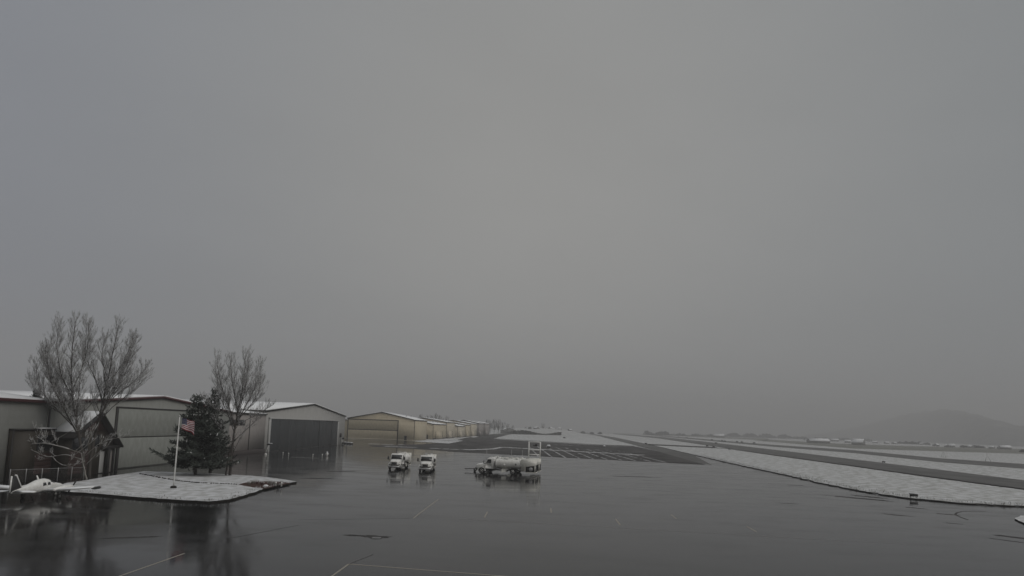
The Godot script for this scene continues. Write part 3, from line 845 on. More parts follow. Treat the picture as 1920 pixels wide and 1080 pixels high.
# limbs: each a list of [x, y, z] joints in metres from the foot of the tree, then its two radii
func bare_tree(root: Node3D, limbs: Array, salt: int, twigs := 1.0, white := 0.45, bark: Material = null, lean := 0.0) -> void:
	rng.seed = salt
	var trunk := geo()
	var crown := geo()
	var snow := geo()
	for l in limbs:
		var pts := []
		for q in l[0]: pts.append(Vector3(q[0] - lean * q[1], q[1], q[2]))
		var fine := []
		var rad := []
		for i in pts.size() - 1:
			for k in 4:
				var t := k / 4.0
				var pre: Vector3 = pts[maxi(i - 1, 0)]
				var post: Vector3 = pts[mini(i + 2, pts.size() - 1)]
				fine.append(pts[i].cubic_interpolate(pts[i + 1], pre, post, t) + Vector3(rng.randfn(0, 0.02), 0, rng.randfn(0, 0.02)))
		fine.append(pts[-1])
		for i in fine.size():
			rad.append(lerpf(l[1] * 0.92, l[2] * 0.8, pow(float(i) / (fine.size() - 1), 0.75)))
		tube(trunk if l[1] > 0.1 else crown, fine, rad, 8)
		var length := 0.0
		for i in fine.size() - 1: length += fine[i].distance_to(fine[i + 1])
		var from: float = l[3]
		var kids := int(length * (1.0 - from) * 4.2 * twigs)
		for k in kids:
			var t := lerpf(from, 1.0, (k + rng.randf()) / kids)
			var s := t * (fine.size() - 1)
			var i := mini(int(s), fine.size() - 2)
			var b: Vector3 = fine[i].lerp(fine[i + 1], s - i)
			var axis: Vector3 = (fine[i + 1] - fine[i]).normalized()
			var a := k * 2.4 + rng.randf()
			var u := axis.cross(Vector3.BACK).normalized()
			var side := u * cos(a) + axis.cross(u) * sin(a)
			var open := rng.randf_range(0.4, 0.8)
			grow(crown, snow, b, (axis * cos(open) + side * sin(open) + Vector3(0, 0.15, 0)).normalized(), lerpf(l[4] * 1.35, 1.3, t) * rng.randf_range(0.7, 1.15), maxf(rad[i] * 0.38, 0.013), 2, 1.0, white)
		for i in fine.size() - 1:
			if rng.randf() < white * 1.3:
				var up := Vector3(0, rad[i] * 0.9, 0)
				rod(snow, fine[i] + up, fine[i + 1] + up, rad[i + 1] * 0.45 + 0.01, 4)
	part("trunk", trunk, bark if bark else M.bark, root, true)
	part("branches", crown, bark if bark else M.bark, root)
	part("branch_snow", snow, M.twig_snow, root)

func spruce(root: Node3D, height: float, wide: float, salt: int, needle: Material, lean := Vector3.ZERO, bare := 0.06, density := 1.0) -> void:
	rng.seed = salt
	var st := geo()
	tube(st, [Vector3(0, -0.1, 0), Vector3(0, height * 0.4, 0) + lean * 0.4, Vector3(0, height, 0) + lean], [height * 0.018, height * 0.011, 0.03], 8)
	part("trunk", st, M.bark, root, true)
	var leaf := geo()
	var snow := geo()
	var limb := geo()
	var rough := FastNoiseLite.new()
	rough.seed = salt
	rough.frequency = 0.55
	var rows := int(height * 2.3)
	for i in rows:
		var t := lerpf(bare, 0.985, (i + rng.randf() * 0.6) / rows)
		var at := Vector3(0, height * t, 0) + lean * t
		var reach := wide * 0.5 * (pow(1.0 - t, 0.72) + 0.03) * (0.85 if t < 0.14 else 1.0)
		var n := maxi(5, int(reach * 4.4))
		var off := rng.randf() * TAU
		for k in n:
			if rng.randf() < 0.2: continue
			var a := off + TAU * k / n + rng.randfn(0, 0.15)
			var out := Vector3(cos(a), 0, sin(a))
			var len: float = reach * rng.randf_range(0.6, 1.15) * (1.0 + 1.05 * rough.get_noise_3d(out.x * 1.6, t * height * 0.7, out.z * 1.6))
			var side := Vector3(-out.z, 0, out.x)
			var droop := lerpf(-0.22, 0.45, t) + rng.randfn(0, 0.12)
			var tip := at + out * len + Vector3(0, len * droop + 0.16 * len, 0)
			var mid := at + out * len * 0.55 + Vector3(0, len * 0.55 * droop - 0.05, 0)
			tube(limb, [at, mid, tip], [0.035, 0.022, 0.008], 3, false)
			var m := maxi(4, int(len * 9.0 * density))
			for q in m:
				var s := lerpf(0.16, 1.0, (q + rng.randf()) / m)
				var b := at.lerp(mid, s / 0.55) if s < 0.55 else mid.lerp(tip, (s - 0.55) / 0.45)
				for g in [-1.0, 1.0]:
					var w := len * 0.30 * (1.15 - s) + 0.22
					var e: Vector3 = b + side * g * w * rng.randf_range(0.7, 1.2) + out * w * rng.randf_range(0.3, 0.9) + Vector3(0, rng.randfn(0.08, 0.22), 0)
					var c := (b + e) / 2.0
					var cross := (e - b).cross(Vector3.UP).normalized() * rng.randf_range(0.06, 0.12)
					var dip := Vector3(0, -rng.randf_range(0.04, 0.16), 0)
					tri(leaf, b, c + cross + dip, e, Vector3.UP)
					tri(leaf, b, c - cross + dip, e, Vector3.UP)
					if rng.randf() < 0.07:
						var u := Vector3(0, 0.03, 0)
						tri(snow, b + u, c + cross * 0.8 + u, e + u, Vector3.UP)
						tri(snow, b + u, c - cross * 0.8 + u, e + u, Vector3.UP)
	part("branches", limb, M.bark, root)
	part("needles", leaf, needle, root)
	part("branch_snow", snow, M.twig_snow, root)

func trees() -> void:
	var t := thing("bare_tree", "tall bare tree with snow-flecked crown reaching left, left of the twin pair", "tree", Vector3(-52.44, 0, -73.62))
	bare_tree(t, [
		[[[0, -0.1, 0], [-0.15, 3, 0], [-0.9, 7, 0.2], [-1.6, 12, 0.3], [-1.9, 17, 0], [-1.6, 21.2, -0.1]], 0.26, 0.03, 0.32, 2.8],
		[[[-0.6, 5.5, 0.1], [-2.0, 8.5, 0.6], [-3.9, 12.5, 0.9], [-4.8, 16.8, 0.9]], 0.13, 0.02, 0.25, 2.6],
		[[[-1.0, 7.2, 0], [-3.2, 10.5, -0.8], [-5.6, 13.5, -1.0], [-6.9, 16.4, -1.2]], 0.10, 0.018, 0.25, 2.4],
		[[[-1.3, 10, 0], [-2.6, 13.5, 0.8], [-3.2, 17.5, 1.0], [-3.0, 20.4, 1.0]], 0.10, 0.018, 0.2, 2.2],
		[[[-1.0, 8, 0.1], [-0.1, 11.5, 1.0], [0.5, 14.5, 1.5]], 0.08, 0.018, 0.3, 2.0],
		[[[-1.5, 12, 0.2], [-0.7, 15.5, -0.6], [-0.4, 19.0, -0.9], [-0.5, 21.0, -1]], 0.09, 0.018, 0.2, 2.2],
		[[[-0.5, 5.5, 0], [-2.8, 8.0, -0.5], [-6.0, 10.0, -0.6], [-8.0, 13.0, -0.5]], 0.09, 0.016, 0.3, 2.2],
		[[[-1.6, 7.0, 0.1], [-3.6, 9.4, 0.6], [-5.6, 12.0, 0.8], [-6.2, 15.0, 0.8]], 0.08, 0.016, 0.25, 2.4],
		[[[-2.4, 9.6, 0.3], [-4.4, 12.4, -0.4], [-5.6, 15.2, -0.6], [-5.7, 17.6, -0.6]], 0.08, 0.016, 0.2, 2.2],
		[[[-1.2, 8.0, 0.1], [0.4, 10.2, -0.8], [1.5, 12.8, -1.0]], 0.06, 0.016, 0.3, 1.9]], 101, 1.0, 0.34, null, 0.085)
	t.scale = Vector3.ONE * 0.93
	t = thing("bare_tree", "tall bare tree with crown leaning right, right of the twin pair", "tree", Vector3(-52.79, 0, -75.03))
	bare_tree(t, [
		[[[0, -0.1, 0], [0.2, 3, 0], [0.9, 7, -0.1], [2.0, 12, 0], [3.0, 17, 0.2], [3.8, 21.0, 0.2]], 0.28, 0.03, 0.42, 2.7],
		[[[0.8, 6.2, 0], [2.6, 10, 0.8], [4.8, 13.0, 1.2], [6.6, 16.9, 1.3]], 0.13, 0.02, 0.3, 2.4],
		[[[1.1, 8, 0], [2.6, 11, -0.8], [5.2, 13.4, -1.2], [6.9, 15.6, -1.3]], 0.10, 0.018, 0.35, 2.3],
		[[[1.6, 10.5, 0], [0.9, 13.5, 0.6], [-0.2, 16.2, 0.8], [-0.4, 18.6, 0.8]], 0.09, 0.018, 0.25, 2.0],
		[[[2.0, 12.2, 0], [3.2, 15, -0.9], [4.4, 17.8, -1.2], [5.0, 19.4, -1.2]], 0.09, 0.018, 0.2, 2.1],
		[[[2.3, 13.5, 0], [1.9, 16.2, 0.7], [2.4, 19.0, 1.0]], 0.08, 0.018, 0.2, 2.0],
		[[[1.4, 9.4, 0], [3.4, 12.4, 0.4], [5.4, 15.6, 0.8], [6.0, 18.0, 0.8]], 0.09, 0.016, 0.25, 2.2],
		[[[0.9, 7.4, 0], [3.4, 9.6, 0.6], [6.2, 11.8, 0.9], [8.2, 13.9, 1.0]], 0.08, 0.016, 0.35, 2.0]], 102, 1.0, 0.34, null, 0.08)
	t.scale = Vector3.ONE * 0.93
	t = thing("bare_tree", "low spreading bare tree with pale snow-laden limbs by the wire fence", "tree", Vector3(-51.28, 0, -72.56))
	bare_tree(t, [
		[[[0, -0.1, 0], [-0.4, 1.6, 0.2], [-0.7, 3.2, 0.4]], 0.12, 0.06, 0.7, 0.9],
		[[[-0.5, 2.4, 0.3], [-2.4, 3.0, 0.7], [-4.4, 2.7, 0.9], [-6.4, 3.5, 1.0], [-8.4, 3.7, 1.0]], 0.055, 0.022, 0.35, 1.3],
		[[[-0.7, 3.2, 0.4], [-2.6, 3.9, 0.8], [-5.0, 4.5, 0.8], [-7.4, 5.9, 0.6]], 0.05, 0.022, 0.4, 1.2],
		[[[-2.0, 3.7, 0.8], [-4.6, 4.3, 1.1], [-6.6, 4.1, 1.3], [-8.6, 3.7, 1.3]], 0.05, 0.02, 0.3, 1.1],
		[[[-4.4, 4.3, 0.8], [-2.6, 5.5, 0.8], [-1.4, 6.2, 0.6]], 0.05, 0.022, 0.6, 0.8],
		[[[-1.4, 3.0, 0.5], [0.1, 4.4, 0.7], [0.7, 6.4, 0.9]], 0.045, 0.02, 0.3, 1.0],
		[[[-0.2, 1.8, 0.2], [1.0, 2.9, 0.6], [2.6, 4.2, 0.8]], 0.045, 0.018, 0.3, 1.0],
		[[[-0.4, 2.8, 0.3], [1.6, 4.6, 0.5], [4.0, 5.3, 0.6]], 0.045, 0.018, 0.3, 1.0],
		[[[-1.8, 2.9, 0.6], [-0.7, 4.0, 0.8], [0.2, 5.3, 0.8]], 0.045, 0.018, 0.4, 1.0],
		[[[-4.0, 2.8, 0.8], [-2.4, 1.8, 1.0], [-0.8, 2.0, 1.0]], 0.04, 0.018, 0.4, 0.9]], 103, 0.45, 0.4, M.pale_bark)
	t = thing("bare_tree", "bare tree with full upright crown, alone before the grey annex", "tree", Vector3(-38.42, 0, -82.12))
	bare_tree(t, [
		[[[0, -0.1, 0], [0.2, 3, 0], [0.7, 6.5, 0], [1.4, 10, 0.1], [2.1, 14, 0], [2.4, 17.6, 0]], 0.24, 0.03, 0.4, 2.3],
		[[[-0.5, -0.1, 0.2], [-0.2, 2.5, 0.1], [0.5, 5.4, 0]], 0.15, 0.10, 0.9, 0.8],
		[[[0.8, 7, 0], [0.2, 10, 0.6], [-0.9, 13.5, 0.9], [-1.3, 16.9, 0.9]], 0.12, 0.02, 0.22, 2.1],
		[[[0.9, 7.6, 0], [2.2, 10.5, -0.6], [3.6, 13.5, -0.9], [4.2, 16.2, -0.9]], 0.12, 0.02, 0.22, 2.1],
		[[[0.6, 6.6, 0], [-0.6, 9.0, -0.7], [-2.0, 12.0, -1.0], [-2.3, 14.8, -1]], 0.09, 0.018, 0.25, 2.0],
		[[[1.0, 8.0, 0], [3.0, 9.8, 0.8], [4.6, 11.8, 1.2], [5.2, 13.8, 1.3]], 0.09, 0.018, 0.3, 2.0],
		[[[1.3, 9.6, 0.1], [0.9, 13, 0.9], [0.8, 16.6, 1.2]], 0.10, 0.018, 0.2, 2.0],
		[[[1.5, 10, 0], [2.8, 13, 0.9], [3.3, 16.9, 1.0]], 0.10, 0.018, 0.2, 2.0],
		[[[0.3, 4.6, 0], [1.8, 6.0, 0.6], [3.6, 7.6, 0.8], [4.6, 8.6, 0.9]], 0.06, 0.02, 0.5, 1.0],
		[[[0.3, 3.0, 0], [1.5, 4.8, 0.8], [2.8, 7.0, 1.2]], 0.05, 0.018, 0.5, 0.9],
		[[[0.2, 5.0, 0], [-0.8, 6.4, 0.3], [-1.8, 8.0, 0.5]], 0.05, 0.018, 0.4, 1.0],
		[[[0.8, 8, 0], [-1.2, 9.4, 0.8], [-2.9, 10.8, 1.1]], 0.06, 0.018, 0.3, 1.6],
		[[[0.9, 7.4, 0], [3.2, 8.8, -0.8], [5.4, 10.2, -1.0]], 0.06, 0.018, 0.3, 1.6]], 104, 1.1, 0.34, null, 0.085)
	t.scale = Vector3.ONE * 0.96
	t = thing("spruce_tree", "broad dark spruce directly behind the flagpole", "tree", Vector3(-42.78, 0, -81.32))
	spruce(t, 11.16, 7.8, 201, M.needle, Vector3(-0.4, 0, 0), 0.13)
	t = thing("spruce_tree", "taller slim dark spruce between the flagpole spruce and bare tree", "tree", Vector3(-42.64, 0, -85.06))
	spruce(t, 12.3, 5.4, 202, M.needle, Vector3(-0.3, 0, 0), 0.16)
	t = thing("spruce_tree", "thin faint spruce before the far left hangar", "tree", Vector3(-62.79, 0, -77.81))
	spruce(t, 11.03, 3.4, 203, M.dull_needle, Vector3(-0.1, 0, 0), 0.36, 0.5)
	far_trees()

func far_trees() -> void:
	var kinds := []
	var spots := [[Vector3(-76.06, 0, -457.84), 11.0, 0], [Vector3(-75.31, 0, -496.33), 15.0, 1], [Vector3(-72.44, 0, -504.4), 13.0, 2], [Vector3(-69.47, 0, -512.74), 15.0, 0], [Vector3(-65.71, 0, -523.31), 16.5, 1], [Vector3(-68, 0, -561.52), 15.0, 2], [Vector3(-67.03, 0, -617.83), 16.0, 0], [Vector3(-65.17, 0, -655.04), 12.0, 1], [Vector3(-64.47, 0, -691.83), 11.0, 2], [Vector3(-58.23, 0, -714.88), 11.5, 0], [Vector3(-53.25, 0, -773.67), 13.0, 1], [Vector3(-25.35, 0, -636.73), 14.0, 2], [Vector3(-21.67, 0, -647.07), 13.0, 0], [Vector3(-17.87, 0, -657.74), 15.0, 1], [Vector3(-13.37, 0, -670.39), 15.0, 2], [Vector3(-9.06, 0, -710.78), 13.0, 0], [Vector3(-3.51, 0, -758.42), 12.0, 1], [Vector3(3.58, 0, -815.3), 10.0, 2], [Vector3(24.03, 0, -922.21), 9.0, 0], [Vector3(57.84, 0, -1035.23), 16.0, 1], [Vector3(64.9, 0, -1058.82), 9.0, 2]]
	var words := ["bare hazy tree behind the tan hangar row", "upright bare tree hazy behind the tan row", "thin bare tree in haze beyond the tan hangars"]
	for k in 3:
		var t := thing("hazy_bare_tree", words[k], "tree", Vector3.ZERO, 0.0, "bare trees in the haze beyond the hangar row")
		var h := 10.0
		var limbs := [[[[0, 0, 0], [0.2, h * 0.4, 0], [0, h, 0.2]], 0.14, 0.03, 0.2, 2.4 + 0.4 * k]]
		for q in 5:
			var a := q * 2.5 + k
			limbs.append([[[0.1, h * (0.2 + 0.1 * q), 0], [cos(a) * h * 0.14, h * (0.42 + 0.1 * q), sin(a) * h * 0.14], [cos(a) * h * 0.2, h * minf(0.66 + 0.1 * q, 0.98), sin(a) * h * 0.2]], 0.07, 0.02, 0.2, 1.8])
		bare_tree(t, limbs, 300 + k, 0.75, 0.1)
		kinds.append(t)
	var used := [false, false, false]
	for s in spots:
		var k: int = s[2]
		var src: Node3D = kinds[k]
		var o := src
		if used[k]:
			o = copy_of(src, s[0], s[1] * 1.7, words[k])
		used[k] = true
		o.position = s[0]
		o.rotation.y = s[1] * 1.7
		o.scale = Vector3.ONE * s[1] / 10.0

# ---------------------------------------------------------------- vehicles
func heading(dx: float, dz: float) -> float:
	return atan2(-dz, dx)

func wheel(root: Node3D, at: Vector3, r: float, wide: float) -> void:
	var st := geo()
	var h := wide / 2
	var rings := []
	for q in [[-h, 0.62], [-h, 0.93], [-h * 0.75, 1.0], [h * 0.75, 1.0], [h, 0.93], [h, 0.62]]:
		rings.append(ring(at + Vector3(0, 0, q[0]), Vector3(r * q[1], 0, 0), Vector3(0, r * q[1], 0), 18))
	loft(st, rings)
	var w := part("wheel", st, M.rubber, root, false)
	st = geo()
	var s := signf(at.z)
	rings = []
	for q in [[h * 0.6, 0.62], [h + 0.012, 0.60], [h + 0.012, 0.5], [h - 0.05, 0.42], [h - 0.03, 0.2], [h + 0.05, 0.16]]:
		rings.append(ring(at + Vector3(0, 0, q[0] * s), Vector3(r * q[1], 0, 0), Vector3(0, r * q[1], 0), 18))
	loft(st, rings)
	part("rim", st, M.white_paint, w)

func side_prism(called: String, root: Node3D, poly: Array, z0: float, z1: float, m: Material, bevel := 0.0) -> MeshInstance3D:
	var p := PackedVector2Array()
	for q in poly: p.append(Vector2(q[0], q[1]))
	var st := geo()
	if bevel > 0.0:
		var inner := Geometry2D.offset_polygon(p, -bevel)
		if inner.size() == 1 and inner[0].size() == p.size():
			var best := 0
			for k in p.size():
				if inner[0][k].distance_to(p[0]) < inner[0][best].distance_to(p[0]): best = k
			var r0 := PackedVector3Array()
			var r1 := PackedVector3Array()
			var r2 := PackedVector3Array()
			var r3 := PackedVector3Array()
			var same := Geometry2D.is_polygon_clockwise(p) == Geometry2D.is_polygon_clockwise(inner[0])
			for k in p.size():
				var i := (best + k) % p.size() if same else (best - k + p.size()) % p.size()
				r0.append(Vector3(inner[0][i].x, inner[0][i].y, z0))
				r1.append(Vector3(p[k].x, p[k].y, z0 + bevel))
				r2.append(Vector3(p[k].x, p[k].y, z1 - bevel))
				r3.append(Vector3(inner[0][i].x, inner[0][i].y, z1))
			loft(st, [r0, r1, r2, r3])
			return part(called, st, m, root)
	prism(st, p, z0, z1)
	return part(called, st, m, root)

func fuel_truck(label: String, at: Vector3, turn: float, rear: float, tank_paint: Material, frame := false) -> Node3D:
	var r := thing("fuel_truck", label, "fuel truck", at, turn)
	var st := geo()
	box(st, Vector3((4.5 + rear) / 2, 0.72, 0), Vector3(4.5 - rear, 0.26, 0.9))
	for x in [3.4, -2.0]:
		rod(st, Vector3(x, 0.5, -0.9), Vector3(x, 0.5, 0.9), 0.1)
	part("chassis", st, M.black_steel, r)
	# cab
	var cab := side_prism("cab", r, [[1.3, 0.85], [2.75, 0.85], [2.85, 1.75], [2.40, 2.62], [2.2, 2.72], [1.45, 2.74], [1.3, 2.6]], -1.06, 1.06, M.white_paint, 0.06)
	side_prism("windscreen", cab, [[2.868, 1.80], [2.50, 2.52], [2.47, 2.505], [2.838, 1.785]], -0.92, 0.92, M.dark_glass)
	for s in [-1.0, 1.0]:
		side_prism("side_window", cab, [[1.75, 1.75], [2.66, 1.75], [2.36, 2.45], [1.75, 2.48]], s * 1.045, s * 1.068, M.dark_glass)
		side_prism("door", cab, [[1.66, 0.95], [2.72, 0.95], [2.72, 1.68], [1.66, 1.68]], s * 1.05, s * 1.075, M.white_paint)
		st = geo()
		rod(st, Vector3(2.75, 1.7, s * 1.05), Vector3(2.95, 1.75, s * 1.38), 0.03)
		box(st, Vector3(2.95, 2.0, s * 1.42), Vector3(0.12, 0.55, 0.24))
		part("mirror", st, M.black_steel, cab)
		side_prism("step", cab, [[1.5, 0.42], [2.5, 0.42], [2.5, 0.52], [1.5, 0.52]], s * 0.75, s * 1.05, M.black_steel)
	st = geo()
	tube(st, [Vector3(1.9, 2.73, 0), Vector3(1.9, 2.82, 0), Vector3(1.9, 2.9, 0)], [0.16, 0.15, 0.08], 10)
	part("beacon", st, M.lamp_glass, cab)
	# bonnet and wings
	st = geo()
	var rings := []
	for q in [[2.7, 1.30, 0.50, 0.96], [3.5, 1.28, 0.44, 0.84], [4.2, 1.22, 0.38, 0.72], [4.42, 1.17, 0.32, 0.64]]:
		rings.append(ring(Vector3(q[0], q[1], 0), Vector3(0, 0, q[3] * 1.06), Vector3(0, q[2] * 1.06, 0), 20, 0.5))
	loft(st, rings)
	var hood := part("bonnet", st, M.white_paint, r, true)
	side_prism("grille", hood, [[4.40, 0.95], [4.46, 0.95], [4.46, 1.38], [4.40, 1.38]], -0.46, 0.46, M.black_steel)
	for s in [-1.0, 1.0]:
		var arch := []
		for k in 9:
			var a := lerpf(-0.25, PI + 0.15, k / 8.0)
			arch.append([3.4 + cos(a) * 0.74, 0.55 + sin(a) * 0.68])
		for k in 9:
			var a := lerpf(PI + 0.15, -0.25, k / 8.0)
			arch.append([3.4 + cos(a) * 0.60, 0.55 + sin(a) * 0.56])
		side_prism("mudguard", r, arch, s * 0.72, s * 1.12, M.white_paint)
		st = geo()
		tube(st, [Vector3(4.06, 0.98, s * 0.9), Vector3(4.17, 0.98, s * 0.9)], [0.14, 0.12], 10)
		part("headlight", st, M.lamp_glass, r)
		wheel(r, Vector3(3.4, 0.5, s * 0.93), 0.5, 0.3)
		wheel(r, Vector3(-2.0, 0.5, s * 0.83), 0.5, 0.56)
		arch = []
		for k in 7:
			var a := lerpf(0.25, PI - 0.25, k / 6.0)
			arch.append([-2.0 + cos(a) * 0.68, 0.5 + sin(a) * 0.62])
		for k in 7:
			var a := lerpf(PI - 0.25, 0.25, k / 6.0)
			arch.append([-2.0 + cos(a) * 0.63, 0.5 + sin(a) * 0.57])
		side_prism("mudguard", r, arch, s * 0.55, s * 1.14, M.black_steel)
		side_prism("side_locker", r, [[-0.9, 0.38], [-0.1, 0.38], [-0.1, 0.98], [-0.9, 0.98]], s * 0.7, s * 1.08, M.cream_paint, 0.03)
		side_prism("hose_tray", r, [[0.1, 0.62], [1.1, 0.62], [1.1, 0.92], [0.1, 0.92]], s * 0.6, s * 1.0, M.black_steel)
	side_prism("bumper", r, [[4.45, 0.42], [4.62, 0.46], [4.62, 0.70], [4.45, 0.74]], -0.95, 0.95, M.steel, 0.03)
	# tank
	st = geo()
	rings = []
	var back := -3.3
	for q in [[1.12, 0.55], [1.06, 0.86], [0.94, 0.98], [0.8, 1.0], [back + 0.2, 1.0], [back + 0.06, 0.98], [back, 0.9], [back - 0.05, 0.6]]:
		rings.append(ring(Vector3(q[0], 1.80, 0), Vector3(0, 0, 1.13 * q[1]), Vector3(0, 0.82 * q[1], 0), 28, 0.86))
	loft(st, rings)
	var tank := part("tank", st, tank_paint, r, true)
	for x in [0.85, -3.2]:
		st = geo()
		rings = []
		for g in [-0.06, 0.06]:
			rings.append(ring(Vector3(x + g, 1.80, 0), Vector3(0, 0, 1.16), Vector3(0, 0.85, 0), 28, 0.86))
		loft(st, rings)
		part("tank_band", st, M.white_paint, tank)
	st = geo()
	for z in [-0.45, 0.45]:
		rod(st, Vector3(0.7, 2.95, z), Vector3(-3.0, 2.95, z), 0.025)
		for k in 5:
			rod(st, Vector3(0.7 - k * 0.925, 2.5, z), Vector3(0.7 - k * 0.925, 2.95, z), 0.022)
	part("rail", st, M.galvanised, tank)
	for x in [0.1, -1.8]:
		st = geo()
		tube(st, [Vector3(x, 2.55, 0), Vector3(x, 2.72, 0), Vector3(x, 2.76, 0)], [0.3, 0.3, 0.22], 14)
		part("hatch", st, M.cream_paint, tank)
	for q in [[-0.75, 0.75, 0.55], [-2.6, 0.5, 0.4]]:
		st = geo()
		box(st, Vector3(q[0], 2.68, -0.35), Vector3(q[1], 0.24, q[2]))
		part("top_locker", st, M.white_paint, tank)
	for s in [-1.0, 1.0]:
		st = geo()
		for y in 5:
			rod(st, Vector3(1.02, 1.0 + y * 0.36, s * 1.16), Vector3(1.32, 1.0 + y * 0.36, s * 1.16), 0.02)
		for x in [1.02, 1.32]:
			rod(st, Vector3(x, 0.85, s * 1.16), Vector3(x, 2.75, s * 1.16), 0.025)
		part("ladder", st, M.galvanised, r)
		st = geo()
		box(st, Vector3(-2.5, 1.75, s * 1.13), Vector3(0.24, 0.24, 0.05))
		part("inspection_cap", st, M.black_steel, tank)
		st = geo()
		box(st, Vector3(-0.5, 1.62, s * 1.135), Vector3(0.34, 0.34, 0.03))
		part("placard", st, M.white_paint, tank)
		st = geo()
		tube(st, [Vector3(0.9, 0.95, s * 0.95), Vector3(0.2, 0.86, s * 1.0), Vector3(-1.2, 0.9, s * 1.0)], [0.07, 0.07, 0.07], 8)
		rod(st, Vector3(-2.9, 0.9, s * 0.9), Vector3(-4.1, 0.8, s * 0.9), 0.08)
		part("pipe", st, M.galvanised, r)
	st = geo()
	rod(st, Vector3(0.95, 0.9, 0.5), Vector3(0.95, 2.9, 0.5), 0.05)
	part("exhaust", st, M.black_steel, r)
	# hose cabinet at the back
	side_prism("hose_cabinet", r, [[rear, 1.75], [rear + 0.1, 2.62], [-3.42, 2.62], [-3.42, 0.7], [-4.2, 0.7], [-4.2, 1.45], [rear + 0.3, 1.6]], -1.1, 1.1, M.cream_paint)
	side_prism("hose_reel_bay", r, [[rear + 0.1, 0.5], [-4.22, 0.5], [-4.22, 1.44], [rear + 0.1, 1.6]], -0.95, 0.95, M.black_steel)
	for s in [-1.0, 1.0]:
		st = geo()
		tube(st, [Vector3((rear - 4.2) / 2, 1.05, s * 0.97), Vector3((rear - 4.2) / 2, 1.05, s * 1.03)], [0.34, 0.34], 14)
		part("hose_reel", st, M.galvanised, r)
		st = geo()
		box(st, Vector3(rear + 0.2, 1.1, s * 1.03), Vector3(0.14, 1.3, 0.12))
		part("corner_post", st, M.cream_paint, r)
	side_prism("rear_bumper", r, [[rear, 0.4], [-4.2, 0.4], [-4.2, 0.52], [rear, 0.52]], -1.1, 1.1, M.cream_paint)
	if frame:
		st = geo()
		for x in [rear + 0.2, rear + 2.25]:
			box(st, Vector3(x, 4.05, 0.2), Vector3(0.2, 3.1, 0.2))
		for y in [3.3, 4.15, 5.53]:
			box(st, Vector3(rear + 1.225, y, 0.2), Vector3(1.85, 0.17, 0.17))
		part("ladder_frame", st, M.white_paint, r)
		st = geo()
		box(st, Vector3(rear + 1.1, 4.95, 0.24), Vector3(0.75, 0.16, 0.2))
		box(st, Vector3(rear + 0.95, 5.0, 0.24), Vector3(0.36, 0.40, 0.26))
		part("flood_light", st, M.black_steel, r)
	return r

func trucks() -> void:
	var a := Vector3(-19.95, 0, -102.96)
	fuel_truck("white fuel truck facing the camera, left one of the front-facing pair", a + Vector3(0.16, 0, -4.6), heading(-0.035, 1.0), -4.9, M.white_paint)
	var b := Vector3(-14.1, 0, -99.96)
	fuel_truck("white fuel truck facing the camera, right one of the front-facing pair", b + Vector3(-0.2, 0, -4.6), heading(0.044, 1.0), -4.7, M.white_paint)
	var f := Vector3(-4.54, 0, -101.8)
	var k := Vector3(0.53, 0, -100.98)
	var d := (f - k).normalized()
	var right := d.cross(Vector3.UP)
	var c := (f + k) / 2 - d * 0.7 + right * 1.05
	var t := fuel_truck("fuel truck seen side-on with silver tank and cream hose cabinet, nearest the camera", c, heading(d.x, d.z), -6.0, M.tank_metal)
	var st := geo()
	rod(st, Vector3(3.0, 1.8, 1.0), Vector3(3.0, 4.3, 1.0), 0.03)
	part("aerial", st, M.galvanised, t)
	var e := fuel_truck("second side-on fuel truck, hidden behind the silver one, with tall ladder frame", c + right * 4.4 - d * 0.2, heading(d.x, d.z), -6.0, M.cream_paint, true)
	for x in [-0.6, -2.6]:
		st = geo()
		rod(st, Vector3(x, 2.6, 0.3), Vector3(x, 4.0, 0.3), 0.025)
		part("aerial", st, M.galvanised, e)
	# tow bar on the apron
	t = thing("tow_bar", "black aircraft tow bar on small wheels lying in front of the side-on trucks", "tow bar", Vector3(-6.37, 0, -106.18), 0.12)
	st = geo()
	rod(st, Vector3(-1.5, 0.42, 0), Vector3(1.2, 0.5, 0), 0.07)
	part("bar", st, M.black_steel, t)
	st = geo()
	box(st, Vector3(0.75, 0.55, 0), Vector3(0.8, 0.3, 0.4))
	part("head", st, M.black_steel, t)
	for z in [-0.3, 0.3]:
		st = geo()
		tube(st, [Vector3(0.3, 0.22, z - 0.06), Vector3(0.3, 0.22, z + 0.06)], [0.22, 0.22], 12)
		part("wheel", st, M.rubber, t)

